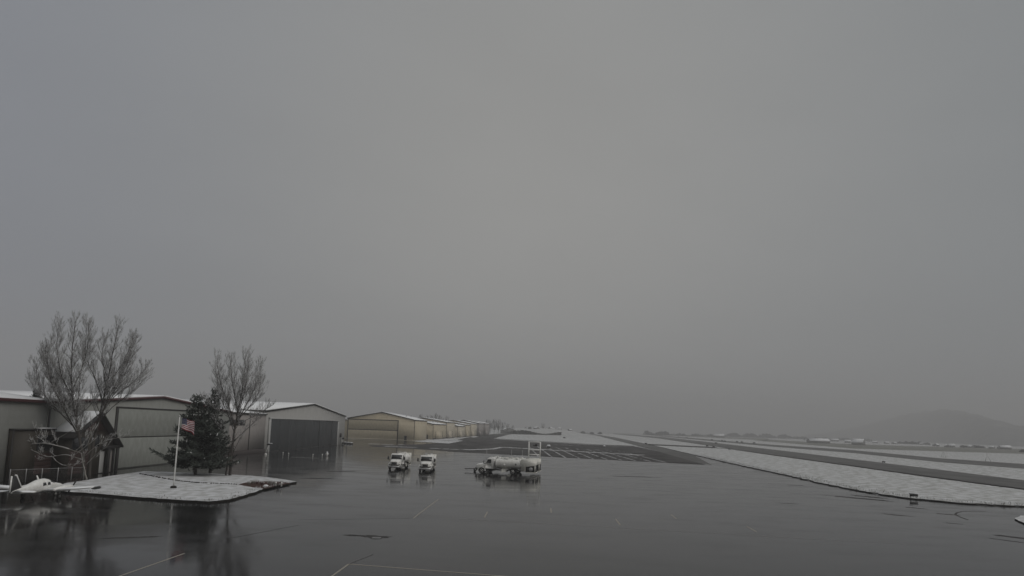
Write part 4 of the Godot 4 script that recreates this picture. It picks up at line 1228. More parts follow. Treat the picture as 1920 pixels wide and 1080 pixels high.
func aeroplane() -> void:
	var al := deg_to_rad(-6.0)
	var h := Vector3(sin(al), 0, -cos(al))
	var r := thing("light_aeroplane", "small white twin-engine aeroplane with snow on its wings, parked at the left edge", "aeroplane", Vector3(-43.36, 0, -52.37) + h * 3.6, heading(h.x, h.z))
	r.scale = Vector3.ONE * 0.9
	var st := geo()
	var rings := []
	for q in [[3.35, 0.98, 0.06, 0.06], [3.2, 0.98, 0.2, 0.2], [2.7, 1.0, 0.34, 0.38], [1.9, 1.04, 0.44, 0.52], [1.25, 1.1, 0.52, 0.57], [0.75, 1.24, 0.68, 0.58], [0.2, 1.3, 0.74, 0.58], [-0.6, 1.29, 0.70, 0.55], [-1.4, 1.22, 0.56, 0.47], [-2.4, 1.14, 0.38, 0.32], [-3.4, 1.1, 0.24, 0.18], [-4.3, 1.08, 0.1, 0.06]]:
		rings.append(ring(Vector3(q[0], q[1], 0), Vector3(0, 0, q[3]), Vector3(0, q[2], 0), 20, 0.85))
	loft(st, rings)
	var body := part("fuselage", st, M.white_paint, r, true)
	st = geo()
	rings = []
	for q in [[1.32, 1.52, 0.12, 0.44], [1.0, 1.62, 0.18, 0.5], [0.66, 1.72, 0.2, 0.52]]:
		rings.append(ring(Vector3(q[0], q[1], 0), Vector3(0, 0, q[3]), Vector3(0, q[2], 0), 14, 0.8))
	loft(st, rings)
	part("windscreen", st, M.dark_glass, body, true)
	for s in [-1.0, 1.0]:
		for x in [[0.55, 0.05], [-0.1, -0.62]]:
			side_prism("window", body, [[x[0], 1.38], [x[1], 1.36], [x[1] + 0.05, 1.68], [x[0] - 0.16, 1.68]], s * 0.50, s * 0.575, M.dark_glass)
	for s in [-1.0, 1.0]:
		st = geo()
		rings = []
		for q in [[0.35, 1.0, 0.9, 0.78, 0.13], [3.0, 0.7, -0.75, 1.0, 0.10], [5.2, 0.35, -0.75, 1.22, 0.07], [5.45, 0.1, -0.6, 1.25, 0.03]]:
			rings.append(PackedVector3Array([Vector3(q[1], q[3], q[0] * s), Vector3(q[1] - 0.3, q[3] + q[4], q[0] * s), Vector3((q[1] - 0.85) / 2, q[3] + q[4] * 0.8, q[0] * s), Vector3(-0.85 if q[0] < 5.3 else -0.6, q[3], q[0] * s), Vector3((q[1] - 0.85) / 2, q[3] - q[4] * 0.6, q[0] * s)]))
		loft(st, rings)
		var wing := part("wing", st, M.white_paint, r)
		st = geo()
		rings = []
		for q in [[0.5, 0.85, 0.80, 0.13], [3.0, 0.6, 1.01, 0.11], [5.1, 0.28, 1.225, 0.08]]:
			rings.append(PackedVector3Array([Vector3(q[1], q[2] + 0.03, q[0] * s), Vector3(q[1] - 0.25, q[2] + q[3] + 0.08, q[0] * s), Vector3((q[1] - 0.8) / 2, q[2] + q[3] + 0.07, q[0] * s), Vector3(-0.78, q[2] + 0.06, q[0] * s)]))
		loft(st, rings)
		part("wing_snow", st, M.snow, wing)
		st = geo()
		tube(st, [Vector3(0.62, 1.2, 5.45 * s), Vector3(0.3, 1.22, 5.5 * s), Vector3(-0.5, 1.22, 5.5 * s), Vector3(-1.0, 1.22, 5.45 * s)], [0.06, 0.15, 0.15, 0.04], 10)
		part("wing_tip", st, M.black_steel, wing, true)
		st = geo()
		rings = []
		for q in [[2.0, 0.24, 0.26], [1.7, 0.32, 0.36], [1.0, 0.34, 0.38], [0.0, 0.28, 0.32], [-0.9, 0.12, 0.12]]:
			rings.append(ring(Vector3(q[0], 1.0, 1.75 * s), Vector3(0, 0, q[2]), Vector3(0, q[1], 0), 14, 0.8))
		loft(st, rings)
		var nacelle := part("engine_nacelle", st, M.white_paint, r, true)
		st = geo()
		tube(st, [Vector3(1.98, 1.0, 1.75 * s), Vector3(2.08, 1.0, 1.75 * s), Vector3(2.35, 1.0, 1.75 * s)], [0.2, 0.16, 0.02], 12)
		part("spinner", st, M.black_steel, nacelle, true)
		for g in [-1.0, 1.0]:
			st = geo()
			var up: Vector3 = Vector3(0, cos(0.5), sin(0.5)) * g
			loft(st, [ring(Vector3(2.1, 1.0, 1.75 * s) + up * 0.1, Vector3(0.02, 0, 0), up.cross(Vector3.RIGHT) * 0.06, 6), ring(Vector3(2.1, 1.0, 1.75 * s) + up * 0.6, Vector3(0.015, 0, 0), up.cross(Vector3.RIGHT) * 0.085, 6), ring(Vector3(2.1, 1.0, 1.75 * s) + up * 0.92, Vector3(0.006, 0, 0), up.cross(Vector3.RIGHT) * 0.04, 6)])
			part("propeller_blade", st, M.black_steel, nacelle)
		st = geo()
		rod(st, Vector3(0.1, 0.3, 1.75 * s), Vector3(0.2, 0.8, 1.75 * s), 0.05)
		part("gear_leg", st, M.galvanised, r)
		wheel(r, Vector3(0.1, 0.26, 1.75 * s), 0.26, 0.16)
		# tail
		st = geo()
		loft(st, [PackedVector3Array([Vector3(-3.3, 1.1, 0.1 * s), Vector3(-3.6, 1.16, 0.1 * s), Vector3(-4.35, 1.1, 0.1 * s), Vector3(-3.7, 1.05, 0.1 * s)]), PackedVector3Array([Vector3(-3.55, 1.1, 1.9 * s), Vector3(-3.75, 1.15, 1.9 * s), Vector3(-4.3, 1.1, 1.9 * s), Vector3(-3.8, 1.06, 1.9 * s)])])
		var stab := part("tailplane", st, M.white_paint, r)
		st = geo()
		loft(st, [PackedVector3Array([Vector3(-3.4, 1.14, 0.12 * s), Vector3(-3.65, 1.24, 0.12 * s), Vector3(-4.3, 1.14, 0.12 * s)]), PackedVector3Array([Vector3(-3.6, 1.13, 1.85 * s), Vector3(-3.8, 1.22, 1.85 * s), Vector3(-4.25, 1.13, 1.85 * s)])])
		part("tailplane_snow", st, M.snow, stab)
	wheel(r, Vector3(2.3, 0.22, 0.001), 0.22, 0.14)
	st = geo()
	rod(st, Vector3(2.3, 0.3, 0), Vector3(2.2, 0.8, 0), 0.05)
	part("gear_leg", st, M.galvanised, r)
	var fin := side_prism("fin", r, [[-2.9, 1.2], [-3.85, 2.62], [-4.4, 2.62], [-4.45, 1.1]], -0.06, 0.06, M.black_steel)
	st = geo()
	tube(st, [Vector3(-2.85, 1.25, 0), Vector3(-3.82, 2.66, 0), Vector3(-3.95, 2.72, 0)], [0.10, 0.10, 0.06], 8)
	part("fin_leading_edge", st, M.white_paint, fin)
	st = geo()
	tube(st, [Vector3(-4.46, 1.1, 0), Vector3(-4.42, 2.66, 0)], [0.07, 0.07], 8)
	part("fin_rear_edge", st, M.white_paint, fin)
	st = geo()
	loft(st, [ring(Vector3(-0.55, 1.95, 0), Vector3(0.16, 0, 0), Vector3(0, 0, 0.03), 8), ring(Vector3(-0.85, 2.42, 0), Vector3(0.09, 0, 0), Vector3(0, 0, 0.02), 8)])
	part("aerial", st, M.white_paint, body)

# ---------------------------------------------------------------- flag, fence and small things
func flag() -> void:
	var at := Vector3(-36.78, 0, -65.59)
	var hgt := 7.98
	var p := thing("flagpole", "tall white flagpole standing in the snowy island", "flagpole", at + Vector3(0, 0.2, 0))
	hgt -= 0.2
	var st := geo()
	tube(st, [Vector3(0, 0, 0), Vector3(0, hgt * 0.5, 0), Vector3(0, hgt, 0)], [0.075, 0.065, 0.04], 12)
	part("pole", st, M.white_paint, p, true)
	st = geo()
	tube(st, [Vector3(0, -0.05, 0), Vector3(0, 0.18, 0), Vector3(0, 0.26, 0)], [0.34, 0.30, 0.12], 12)
	part("base_collar", st, M.soil, p)
	st = geo()
	tube(st, [Vector3(0, hgt, 0), Vector3(0, hgt + 0.05, 0), Vector3(0, hgt + 0.13, 0), Vector3(0, hgt + 0.2, 0)], [0.03, 0.10, 0.10, 0.03], 12)
	part("finial", st, M.galvanised, p, true)
	st = geo()
	rod(st, Vector3(0.12, 1.2, 0), Vector3(0.12, hgt - 0.05, 0), 0.008, 4)
	part("halyard", st, M.galvanised, p)
	# stars and stripes
	var im := Image.create_empty(380, 200, false, Image.FORMAT_RGB8)
	var red := lin(0.30, 0.030, 0.045)
	var white := lin(0.72, 0.70, 0.70)
	var blue := lin(0.025, 0.03, 0.085)
	for k in 13:
		im.fill_rect(Rect2i(0, k * 200 / 13, 380, 16), red if k % 2 == 0 else white)
	im.fill_rect(Rect2i(0, 0, 152, 108), blue)
	for row in 9:
		for c in (6 if row % 2 == 0 else 5):
			var cx := 152.0 / 12.0 * (1 + 2 * c + row % 2)
			var cy := 108.0 / 10.0 * (1 + row)
			for y in range(-5, 6):
				for x in range(-5, 6):
					var a := atan2(x, -y)
					var lim := 2.0 + 2.6 * absf(cos(2.5 * a)) * (1.0 if cos(5.0 * a) > 0 else 0.3)
					if Vector2(x, y).length() < lim and cx + x >= 0 and cx + x < 152:
						im.set_pixel(int(cx + x), int(cy + y), white)
	var m := mat(Color(1, 1, 1), 0.85, 0.0, 0.3)
	m.albedo_texture = ImageTexture.create_from_image(im)
	m.cull_mode = BaseMaterial3D.CULL_DISABLED
	st = geo()
	var nx := 30
	var ny := 14
	var pts := []
	for j in ny + 1:
		for i in nx + 1:
			var u := float(i) / nx
			var v := float(j) / ny
			var sag := -0.42 * u * u - 0.30 * u * v * v
			pts.append(Vector3(1.55 * u - 0.10 * u * u + 0.06 * sin(7.0 * u + v * 2.0), -1.15 * v + sag + 0.10 * sin(8.0 * u + 1.5 * v) * u, 0.34 * sin(6.5 * u + 1.4 * v) * u + 0.1 * sin(13.0 * u - 2.0 * v) * u - 0.28 * v * u))
	for j in ny:
		for i in nx:
			for q in [[0, 0], [1, 0], [1, 1], [0, 0], [1, 1], [0, 1]]:
				st.set_uv(Vector2(float(i + q[0]) / nx, float(j + q[1]) / ny))
				st.add_vertex(pts[(j + q[1]) * (nx + 1) + i + q[0]])
	st.index()
	var o := part("flag", st, m, null, true)
	o.position = at + Vector3(0.26, 7.85, 0.0)
	tag(o, "red, white and blue striped flag with stars flying from the pole", "flag")

func fence() -> void:
	var posts := [Vector3(-55.93, 0, -66.87), Vector3(-55.14, 0, -68.1), Vector3(-54.33, 0, -69.38), Vector3(-53.49, 0, -70.7), Vector3(-52.82, 0, -72.01), Vector3(-52.06, 0, -73.01)]
	var r := thing("wire_fence", "low chain-link fence with pale posts behind the aeroplane", "fence")
	for p in posts:
		var st := geo()
		tube(st, [p, p + Vector3(0, 1.5, 0), p + Vector3(0, 1.55, 0)], [0.045, 0.045, 0.02], 8)
		part("post", st, M.galvanised, r)
	var wires := geo()
	for i in posts.size() - 1:
		var a: Vector3 = posts[i]
		var b: Vector3 = posts[i + 1]
		var st := geo()
		rod(st, a + Vector3(0, 1.47, 0), b + Vector3(0, 1.47, 0), 0.018)
		part("rail", st, M.galvanised, r)
		var l := a.distance_to(b)
		var n := int(l / 0.16)
		var k := 1.4 / l
		for q in range(-int(1.4 / 0.16), n):
			for g in [0, 1]:
				var t0 := q / float(n)
				var t1 := t0 + k
				var y0 := 0.05
				var y1 := 1.45
				if t0 < 0.0:
					y0 = lerpf(y0, y1, -t0 / k)
					t0 = 0.0
				if t1 > 1.0:
					y1 = lerpf(y0, y1, (1.0 - t0) / (t1 - t0))
					t1 = 1.0
				if t1 <= t0: continue
				var s0 := t0 if g == 0 else 1.0 - t0
				var s1 := t1 if g == 0 else 1.0 - t1
				rod(wires, a.lerp(b, s0) + Vector3(0, y0, 0.01 * g), a.lerp(b, s1) + Vector3(0, y1, 0.01 * g), 0.003, 3)
	tag(part("wire_mesh", wires, M.steel, r), "", "", "", "stuff")

func white_post(at: Vector3, label: String, group: String, h := 0.7) -> void:
	var r := thing("white_post", label, "post", at, 0.0, group)
	var st := geo()
	tube(st, [Vector3(0, 0, 0), Vector3(0, h * 0.9, 0), Vector3(0, h, 0)], [0.085, 0.085, 0.04], 10)
	part("post", st, M.white_paint, r)
	st = geo()
	tube(st, [Vector3(0, h * 0.55, 0), Vector3(0, h * 0.68, 0)], [0.092, 0.092], 10)
	part("band", st, M.black_steel, r)

func small_things() -> void:
	var g := "white marker posts before the grey hangar"
	white_post(Vector3(-52.19, 0, -136.82), "white marker post before the slate door, leftmost of four", g)
	white_post(Vector3(-49.77, 0, -133.84), "white marker post second from the left before the slate door", g)
	white_post(Vector3(-43.93, 0, -132.76), "white marker post third from the left before the slate door", g)
	white_post(Vector3(-42.07, 0, -133.47), "white marker post right of the four, next to the snowy hydrant", g)
	white_post(Vector3(-27.58, 0.2, -70.75), "left of two white posts on the mulch bed", "white posts on the mulch bed", 0.5)
	white_post(Vector3(-26.77, 0.2, -70.38), "right of two white posts on the mulch bed", "white posts on the mulch bed", 0.5)
	var r := thing("hydrant", "stubby white hydrant with snow cap at the slate door", "hydrant", Vector3(-42.71, 0, -139.01))
	var st := geo()
	tube(st, [Vector3(0, 0, 0), Vector3(0, 0.55, 0), Vector3(0, 0.75, 0)], [0.22, 0.22, 0.14], 12)
	rod(st, Vector3(-0.36, 0.45, 0), Vector3(0.36, 0.45, 0), 0.11, 10)
	part("body", st, M.white_paint, r)
	st = geo()
	tube(st, [Vector3(0, 0.74, 0), Vector3(0, 0.9, 0), Vector3(0, 0.97, 0)], [0.24, 0.22, 0.06], 10)
	part("snow_cap", st, M.snow, r, true)
	# leaning light stand beside the grey hangar door
	r = thing("light_stand", "leaning white light stand with black head left of the slate door", "light stand", Vector3(-55.31, 0, -134.7))
	st = geo()
	tube(st, [Vector3(0, 0, 0), Vector3(0, 0.3, 0), Vector3(0, 0.4, 0)], [0.28, 0.25, 0.1], 12)
	part("base", st, M.white_paint, r)
	st = geo()
	rod(st, Vector3(0, 0.3, 0), Vector3(0.5, 2.3, 0), 0.07)
	part("pole", st, M.white_paint, r)
	st = geo()
	box(st, Vector3(0.55, 2.45, 0), Vector3(0.6, 0.35, 0.4))
	part("lamp_head", st, M.black_steel, r)
	st = geo()
	box(st, Vector3(0.75, 2.68, 0), Vector3(1.1, 0.12, 0.42))
	part("snow_cap", st, M.snow, r)
	r = thing("equipment_post", "pale post with two dark boxes at the right corner of the grey hangar", "equipment post", Vector3(-59.92, 0, -211.23))
	st = geo()
	box(st, Vector3(0, 1.2, 0), Vector3(0.3, 2.4, 0.3))
	part("post", st, M.white_paint, r)
	for y in [0.5, 2.2]:
		st = geo()
		box(st, Vector3(0.5, y, 0.1), Vector3(0.6, 0.6, 0.4))
		part("box", st, M.black_steel, r)
	var n := 0
	for p in [Vector3(-61.32, 0, -220.63), Vector3(-59.52, 0, -218.43), Vector3(-58.19, 0, -217.16)]:
		r = thing("wheel_chock", ["snow-capped ground box nearest the grey hangar corner", "middle snow-capped ground box by the grey hangar corner", "snow-capped ground box farthest from the grey hangar corner"][n], "ground box", p, 0.4 * n, "snow-capped boxes by the hangar corner")
		st = geo()
		prism(st, PackedVector2Array([Vector2(-0.6, 0), Vector2(0.6, 0), Vector2(0.45, 0.55), Vector2(-0.45, 0.55)]), -0.4, 0.4)
		part("body", st, M.black_steel, r)
		st = geo()
		prism(st, PackedVector2Array([Vector2(-0.5, 0.553), Vector2(0.5, 0.553), Vector2(0.35, 0.75), Vector2(-0.35, 0.75)]), -0.42, 0.42)
		part("snow_cap", st, M.snow, r)
		n += 1
	# lamp by the first tan hangar
	r = thing("lamp_post", "dark lamp post with snowy head at the corner of the first tan hangar", "lamp post", Vector3(-45.36, 0, -332.38))
	var h := 6.09
	st = geo()
	tube(st, [Vector3(0, 0, 0), Vector3(0, h, 0)], [0.24, 0.18], 8)
	part("pole", st, M.black_steel, r)
	st = geo()
	box(st, Vector3(0.3, h, 0), Vector3(1.5, 0.5, 0.8), Basis(Vector3.BACK, 0.3))
	part("lamp_head", st, M.pale_trim, r)
	st = geo()
	box(st, Vector3(0.22, h + 0.36, 0), Vector3(1.4, 0.22, 0.8), Basis(Vector3.BACK, 0.3))
	part("snow_cap", st, M.snow, r)
	# white sign at the end of the row
	r = thing("sign_post", "small white sign on a pale post at the end of the tan row", "sign", Vector3(-23.68, 0, -696.84))
	h = 5.95
	st = geo()
	box(st, Vector3(0, h * 0.35, 0), Vector3(0.7, h * 0.7, 0.3))
	part("post", st, M.pale_trim, r)
	st = geo()
	box(st, Vector3(0, h * 0.83, 0.02), Vector3(1.5, h * 0.34, 0.25))
	part("sign_face", st, M.white_paint, r)
	# snow-covered carts on the tie-down ramp
	for a in [[Vector3(16.51, 0, -250.15), 1.0, "snow-covered round-topped cart on the tie-down ramp"], [Vector3(45.32, 0, -282.89), 0.7, "smaller snow-covered cart at the back edge of the ramp"]]:
		r = thing("snowy_cart", a[2], "cart", a[0])
		var s: float = a[1]
		st = geo()
		box(st, Vector3(0, 0.35 * s, 0), Vector3(1.3 * s, 0.5 * s, 1.1 * s))
		part("body", st, M.black_steel, r)
		for x in [-0.45, 0.45]:
			st = geo()
			tube(st, [Vector3(x * s, 0.2 * s, -0.62 * s), Vector3(x * s, 0.2 * s, 0.62 * s)], [0.2 * s, 0.2 * s], 10)
			part("wheel", st, M.rubber, r)
		st = geo()
		loft(st, [ring(Vector3(0, 0.6 * s, 0), Vector3(0.8 * s, 0, 0), Vector3(0, 0, 0.7 * s), 14, 0.7), ring(Vector3(0, 0.95 * s, 0), Vector3(0.75 * s, 0, 0), Vector3(0, 0, 0.65 * s), 14, 0.7), ring(Vector3(0, 1.25 * s, 0), Vector3(0.45 * s, 0, 0), Vector3(0, 0, 0.4 * s), 14)])
		part("snow_cap", st, M.snow, r, true)
	# taxiway sign by the apron edge
	r = thing("taxiway_sign", "low black taxiway sign with snow on top at the edge of the snow field", "sign", Vector3(55.31, 0.2, -81.15), -0.25)
	st = geo()
	box(st, Vector3(0, 0.36, 0), Vector3(0.95, 0.30, 0.16))
	part("board", st, M.black_steel, r)
	for x in [-0.36, 0.36]:
		st = geo()
		box(st, Vector3(x, 0.1, 0), Vector3(0.08, 0.24, 0.08))
		part("leg", st, M.galvanised, r)
	st = geo()
	box(st, Vector3(0, 0.59, -0.02), Vector3(1.06, 0.16, 0.34))
	part("snow_cap", st, M.snow, r)
	st = geo()
	box(st, Vector3(0, 0.17, 0.09), Vector3(1.0, 0.05, 0.02))
	part("pale_strip", st, M.pale_trim, r)
	# dark boxes and markers out in the field
	var mark := thing("field_marker", "dark box marker beside the wide taxiway, nearest of the field markers", "marker", Vector3(127.86, 0, -202.07), 0.0, "dark markers in the snow field")
	st = geo()
	box(st, Vector3(0, 0.38, 0), Vector3(1.0, 0.44, 0.2))
	part("board", st, M.black_steel, mark)
	for x in [-0.35, 0.35]:
		st = geo()
		box(st, Vector3(x, 0.08, 0), Vector3(0.08, 0.2, 0.08))
		part("leg", st, M.black_steel, mark)
	for p in [Vector3(340.95, 0, -1192), Vector3(297.7, 0, -992.16), Vector3(244.58, 0, -714), Vector3(231.06, 0, -642.33), Vector3(228.36, 0, -626.96), Vector3(233.75, 0, -607.1), Vector3(233.2, 0, -593.82), Vector3(234.12, 0, -565.6), Vector3(170.68, 0, -488.62), Vector3(122.86, 0, -367.4), Vector3(119.86, 0, -347.17), Vector3(114.6, 0, -308.17), Vector3(87.68, 0, -380.32), Vector3(47.43, 0, -514.26), Vector3(538.97, 0, -1358.19)]:
		var c := copy_of(mark, p, 0.1, "small dark marker far out in the snow field")
		c.scale = Vector3.ONE * clampf(-p.z / 260.0, 0.7, 2.4)
	# thin A-frame stands at the right
	var stand := thing("a_frame_stand", "thin A-frame light stand in the right field, nearest the right edge", "light stand", Vector3(200.33, 0, -247.93), 0.0, "thin A-frame stands in the right field")
	st = geo()
	for s in [-1.0, 1.0]:
		rod(st, Vector3(s * 1.3, 0, 0.5), Vector3(0, 2.9, 0), 0.07)
	rod(st, Vector3(0, 0, -1.2), Vector3(0, 2.9, 0), 0.07)
	part("legs", st, M.galvanised, stand)
	st = geo()
	rod(st, Vector3(0, 2.8, 0), Vector3(0, 3.5, 0), 0.09)
	part("mast", st, M.galvanised, stand)
	copy_of(stand, Vector3(213.94, 0, -291.38), 0.5, "thin A-frame light stand in the right field, middle of three")
	copy_of(stand, Vector3(234.87, 0, -350.86), 1.0, "thin A-frame light stand in the right field, leftmost of three").scale = Vector3(0.7, 0.8, 0.7)
	# dry shrubs and a stone on the mulch bed
	n = 0
	for p in [Vector3(-30.46, 0.2, -72.3), Vector3(-29.46, 0.2, -71.3), Vector3(-28.85, 0.2, -72.16), Vector3(-28.34, 0.2, -72), Vector3(-27.17, 0.2, -70.44), Vector3(-30.93, 0.2, -71.15), Vector3(-31.17, 0.2, -72.74)]:
		rng.seed = 400 + n
		r = thing("dry_shrub", ["reddish dry shrub left on the mulch bed", "reddish dry shrub beside the pale stone", "frosted dry shrub in the middle of the mulch bed", "frosted dry shrub left of the white posts", "dark dry shrub between the two white posts", "pale dry grass clump at the left end of the mulch bed", "pale dry grass clump behind the left end of the mulch bed"][n], "shrub", p)
		st = geo()
		var snow := geo()
		for k in 46:
			var a := rng.randf() * TAU
			var o := Vector3(cos(a), rng.randf_range(0.7, 2.2), sin(a)).normalized() * rng.randf_range(0.3, 0.62)
			tube(st, [Vector3(cos(a), 0, sin(a)) * 0.06, o * 0.6, o + Vector3(rng.randfn(0, 0.06), 0, rng.randfn(0, 0.06))], [0.014, 0.010, 0.004], 3, false)
			if rng.randf() < 0.25:
				rod(snow, o * 0.55 + Vector3(0, 0.012, 0), o * 0.95 + Vector3(0, 0.012, 0), 0.016, 3)
		part("stems", st, [M.brick_red, M.brick_red, M.pale_bark, M.pale_bark, M.bark, M.pale_bark, M.pale_bark][n], r)
		part("frost", snow, M.twig_snow, r)
		n += 1
	r = thing("pale_stone", "pale snow-topped stone on the mulch bed", "stone", Vector3(-28.48, 0.2, -70.02))
	st = geo()
	loft(st, [ring(Vector3(0, -0.02, 0), Vector3(0.3, 0, 0), Vector3(0, 0, 0.22), 9), ring(Vector3(0.02, 0.12, 0), Vector3(0.27, 0.02, 0), Vector3(0, 0, 0.2), 9), ring(Vector3(0, 0.2, 0), Vector3(0.14, 0, 0), Vector3(0, 0, 0.1), 9)])
	part("body", st, M.snow, r)
	# round drain in the apron
	r = thing("drain_cover", "dark round drain cover in a shallow dip of the apron", "drain", Vector3(-9.1, 0, -42.05) + Vector3(0, 0.012, 0))
	st = geo()
	tube(st, [Vector3(0, 0, 0), Vector3(0, 0.012, 0)], [0.42, 0.40], 20)
	part("ring", st, M.black_steel, r)
	for k in 5:
		st = geo()
		box(st, Vector3(-0.24 + k * 0.12, 0.016, 0), Vector3(0.05, 0.008, 0.5))
		part("bar", st, M.galvanised, r)

# ---------------------------------------------------------------- the far edge
func house(called: String, label: String, at: Vector3, turn: float, w: float, l: float, eave: float, peak: float, group := "hazy houses beyond the field") -> Node3D:
	var r := thing(called, label, "house", at, turn, group)
	gable_walls(r, w, l, eave, peak, M.far_wall)
	for s in [-1.0, 1.0]:
		var st := geo()
		prism(st, PackedVector2Array([Vector2(0, peak), Vector2((w / 2 + 0.4) * s, eave - 0.1), Vector2((w / 2 + 0.4) * s, eave + 0.25), Vector2(0, peak + 0.35)]), -l - 0.4, 0.4)
		part("roof", st, M.snow, r)
	panel("door", r, -w * 0.1, w * 0.08, 0, 2.1, 0.0, 0.05, M.dark_trim)
	for x in [-0.35, 0.22]:
		panel("window", r, w * x, w * (x + 0.13), 1.0, 2.2, 0.0, 0.05, M.dark_glass)
	return r

func far_edge() -> void:
	# mountain fading into cloud
	var st := geo()
	var n := FastNoiseLite.new()
	n.seed = 8
	n.frequency = 0.004
	var cols := 90
	var rows := 30
	var grid := []
	for j in rows + 1:
		for i in cols + 1:
			# the ridge runs away from the airfield to the left, deeper into the falling snow
			var u := 0.50 + 0.62 * i / cols
			var z := -1750.0 - 1900.0 * (1.0 - smoothstep(0.58, 0.86, u)) - j * 34.0
			var x := -u * z
			var side := 0.15 if u < 0.745 else 0.10
			var ridge := (-z / 2050.0) * 100.0 * exp(-pow((u - 0.745) / side, 2.0)) + 62.0 * exp(-pow((u - 0.93) / 0.13, 2.0)) + 16.0 * exp(-pow((u - 0.62) / 0.10, 2.0))
			var depth := smoothstep(0.0, 1.0, clampf(j / (rows * 0.6), 0, 1))
			grid.append(Vector3(x, maxf(-1.0, ridge * depth * (1.0 + 0.2 * n.get_noise_2d(x, z)) + 14.0 * n.get_noise_2d(x * 3.0, z * 3.0) * depth - 1.0), z))
	for j in rows:
		for i in cols:
			var a := j * (cols + 1) + i
			quad(st, grid[a], grid[a + 1], grid[a + cols + 2], grid[a + cols + 1], Vector3.UP)
	tag(part("hill", st, M.hill, null, true), "dark mountain at the right fading into cloud", "", "", "structure")
	# low snowy rise with houses behind the wedge
	st = geo()
	grid = []
	for j in 9:
		for i in 31:
			var x := -70.0 + i * 9.0
			var z := -780.0 - j * 45.0
			var u := (x / -z - 0.045) / 0.07
			grid.append(Vector3(x, 9.0 * exp(-u * u * u * u) * smoothstep(0.0, 1.0, clampf(j / 4.0, 0, 1)) + n.get_noise_2d(x * 6.0, z * 6.0) * 0.8 - 0.9, z))
	for j in 8:
		for i in 30:
			var a := j * 31 + i
			quad(st, grid[a], grid[a + 1], grid[a + 32], grid[a + 31], Vector3.UP)
	tag(part("low_rise", st, M.field_snow, null, true), "low snowy rise with houses in the haze beyond the ramp", "", "", "structure")
	# houses
	house("house", "long low white-roofed house in the haze, largest right of the two firs", Vector3(436.57, 0, -808.98), 1.45, 13, 26, 3.0, 6.2)
	house("house", "white gable house with steep roof in the right haze", Vector3(450.42, 0, -750.43), 0.7, 9, 13, 3.0, 7.4)
	house("house", "small white-roofed house just behind the long low one", Vector3(718.61, 0, -1290.32), 1.3, 9, 16, 3.0, 5.6)
	house("house", "white dome-roofed shed at the left end of the dark far wood", Vector3(514.74, 0, -1420.13), 1.4, 16, 24, 4.0, 8.0)
	house("house", "white-roofed house alone at the far right end of the row", Vector3(650.26, 0, -766.86), 1.2, 9, 11, 2.6, 5.0)
	var src := house("house", "tiny hazy white-roofed house in the far row", Vector3(593.58, 0, -1027.51), 1.0, 8, 9, 2.6, 5.0)
	for p in [Vector3(714, 0, -1146.21), Vector3(723.75, 0, -1127.48), Vector3(734.44, 0, -1125.11), Vector3(797.79, 0, -1138.55), Vector3(645.47, 0, -891.36), Vector3(609.09, 0, -820.67), Vector3(628.01, 0, -831.95), Vector3(662.58, 0, -853.21), Vector3(666.49, 0, -820.07), Vector3(39.34, 0, -929.44) + Vector3(0, 6.4, 0), Vector3(68.15, 0, -1021.38) + Vector3(0, 6.4, 0), Vector3(78.19, 0, -1007.91) + Vector3(0, 5.4, 0), Vector3(90.58, 0, -1045.72) + Vector3(0, 6, 0), Vector3(109.93, 0, -1059.03) + Vector3(0, 5.4, 0), Vector3(30.88, 0, -927.55) + Vector3(0, 6.6, 0)]:
		copy_of(src, p, 1.0 + p.x * 0.07).scale = Vector3(0.5 + 0.35 * absf(sin(p.x)), 0.62 + 0.3 * absf(cos(p.x * 1.7)), 0.6 + 0.3 * absf(sin(p.x * 2.3)))
	var barn := house("barn", "hazy arched barn with snowy roof left of the brush strip", Vector3(-0.83, 0, -801.24), 0.2, 19, 16, 4.0, 7.5)
	barn.remove_meta("group")
	# firs and bushes
	var fir := thing("hazy_fir", "left of two small dark firs in the right haze", "tree", Vector3(641.81, 0, -1284.95))
	spruce(fir, 6.6, 4.0, 501, M.dull_needle, Vector3.ZERO, 0.1, 0.35)
	copy_of(fir, Vector3(670, 0, -1299.03), 1.0, "right of two small dark firs in the right haze")
	var bush := thing("hazy_bush", "dark hazy bush among the far houses", "bush", Vector3(799.43, 0, -1511.49), 0.0, "dark bushes among the far houses")
	rng.seed = 600
	st = geo()
	for k in 900:
		var d := Vector3(rng.randfn(0, 1), absf(rng.randfn(0, 0.8)), rng.randfn(0, 1)).normalized()
		var c := Vector3(d.x * 3.6, d.y * 2.3 + 0.2, d.z * 2.6) * rng.randf_range(0.6, 1.0)
		var e := Vector3(rng.randfn(0, 0.3), rng.randfn(0, 0.3), rng.randfn(0, 0.3))
		tri(st, c - e, c + e, c + Vector3(e.y, e.z + 0.3, e.x) * 1.5, d)
	part("foliage", st, M.far_wood, bush)
	st = geo()
	tube(st, [Vector3.ZERO, Vector3(0, 1.6, 0)], [0.2, 0.1], 6)
	part("stem", st, M.bark, bush)
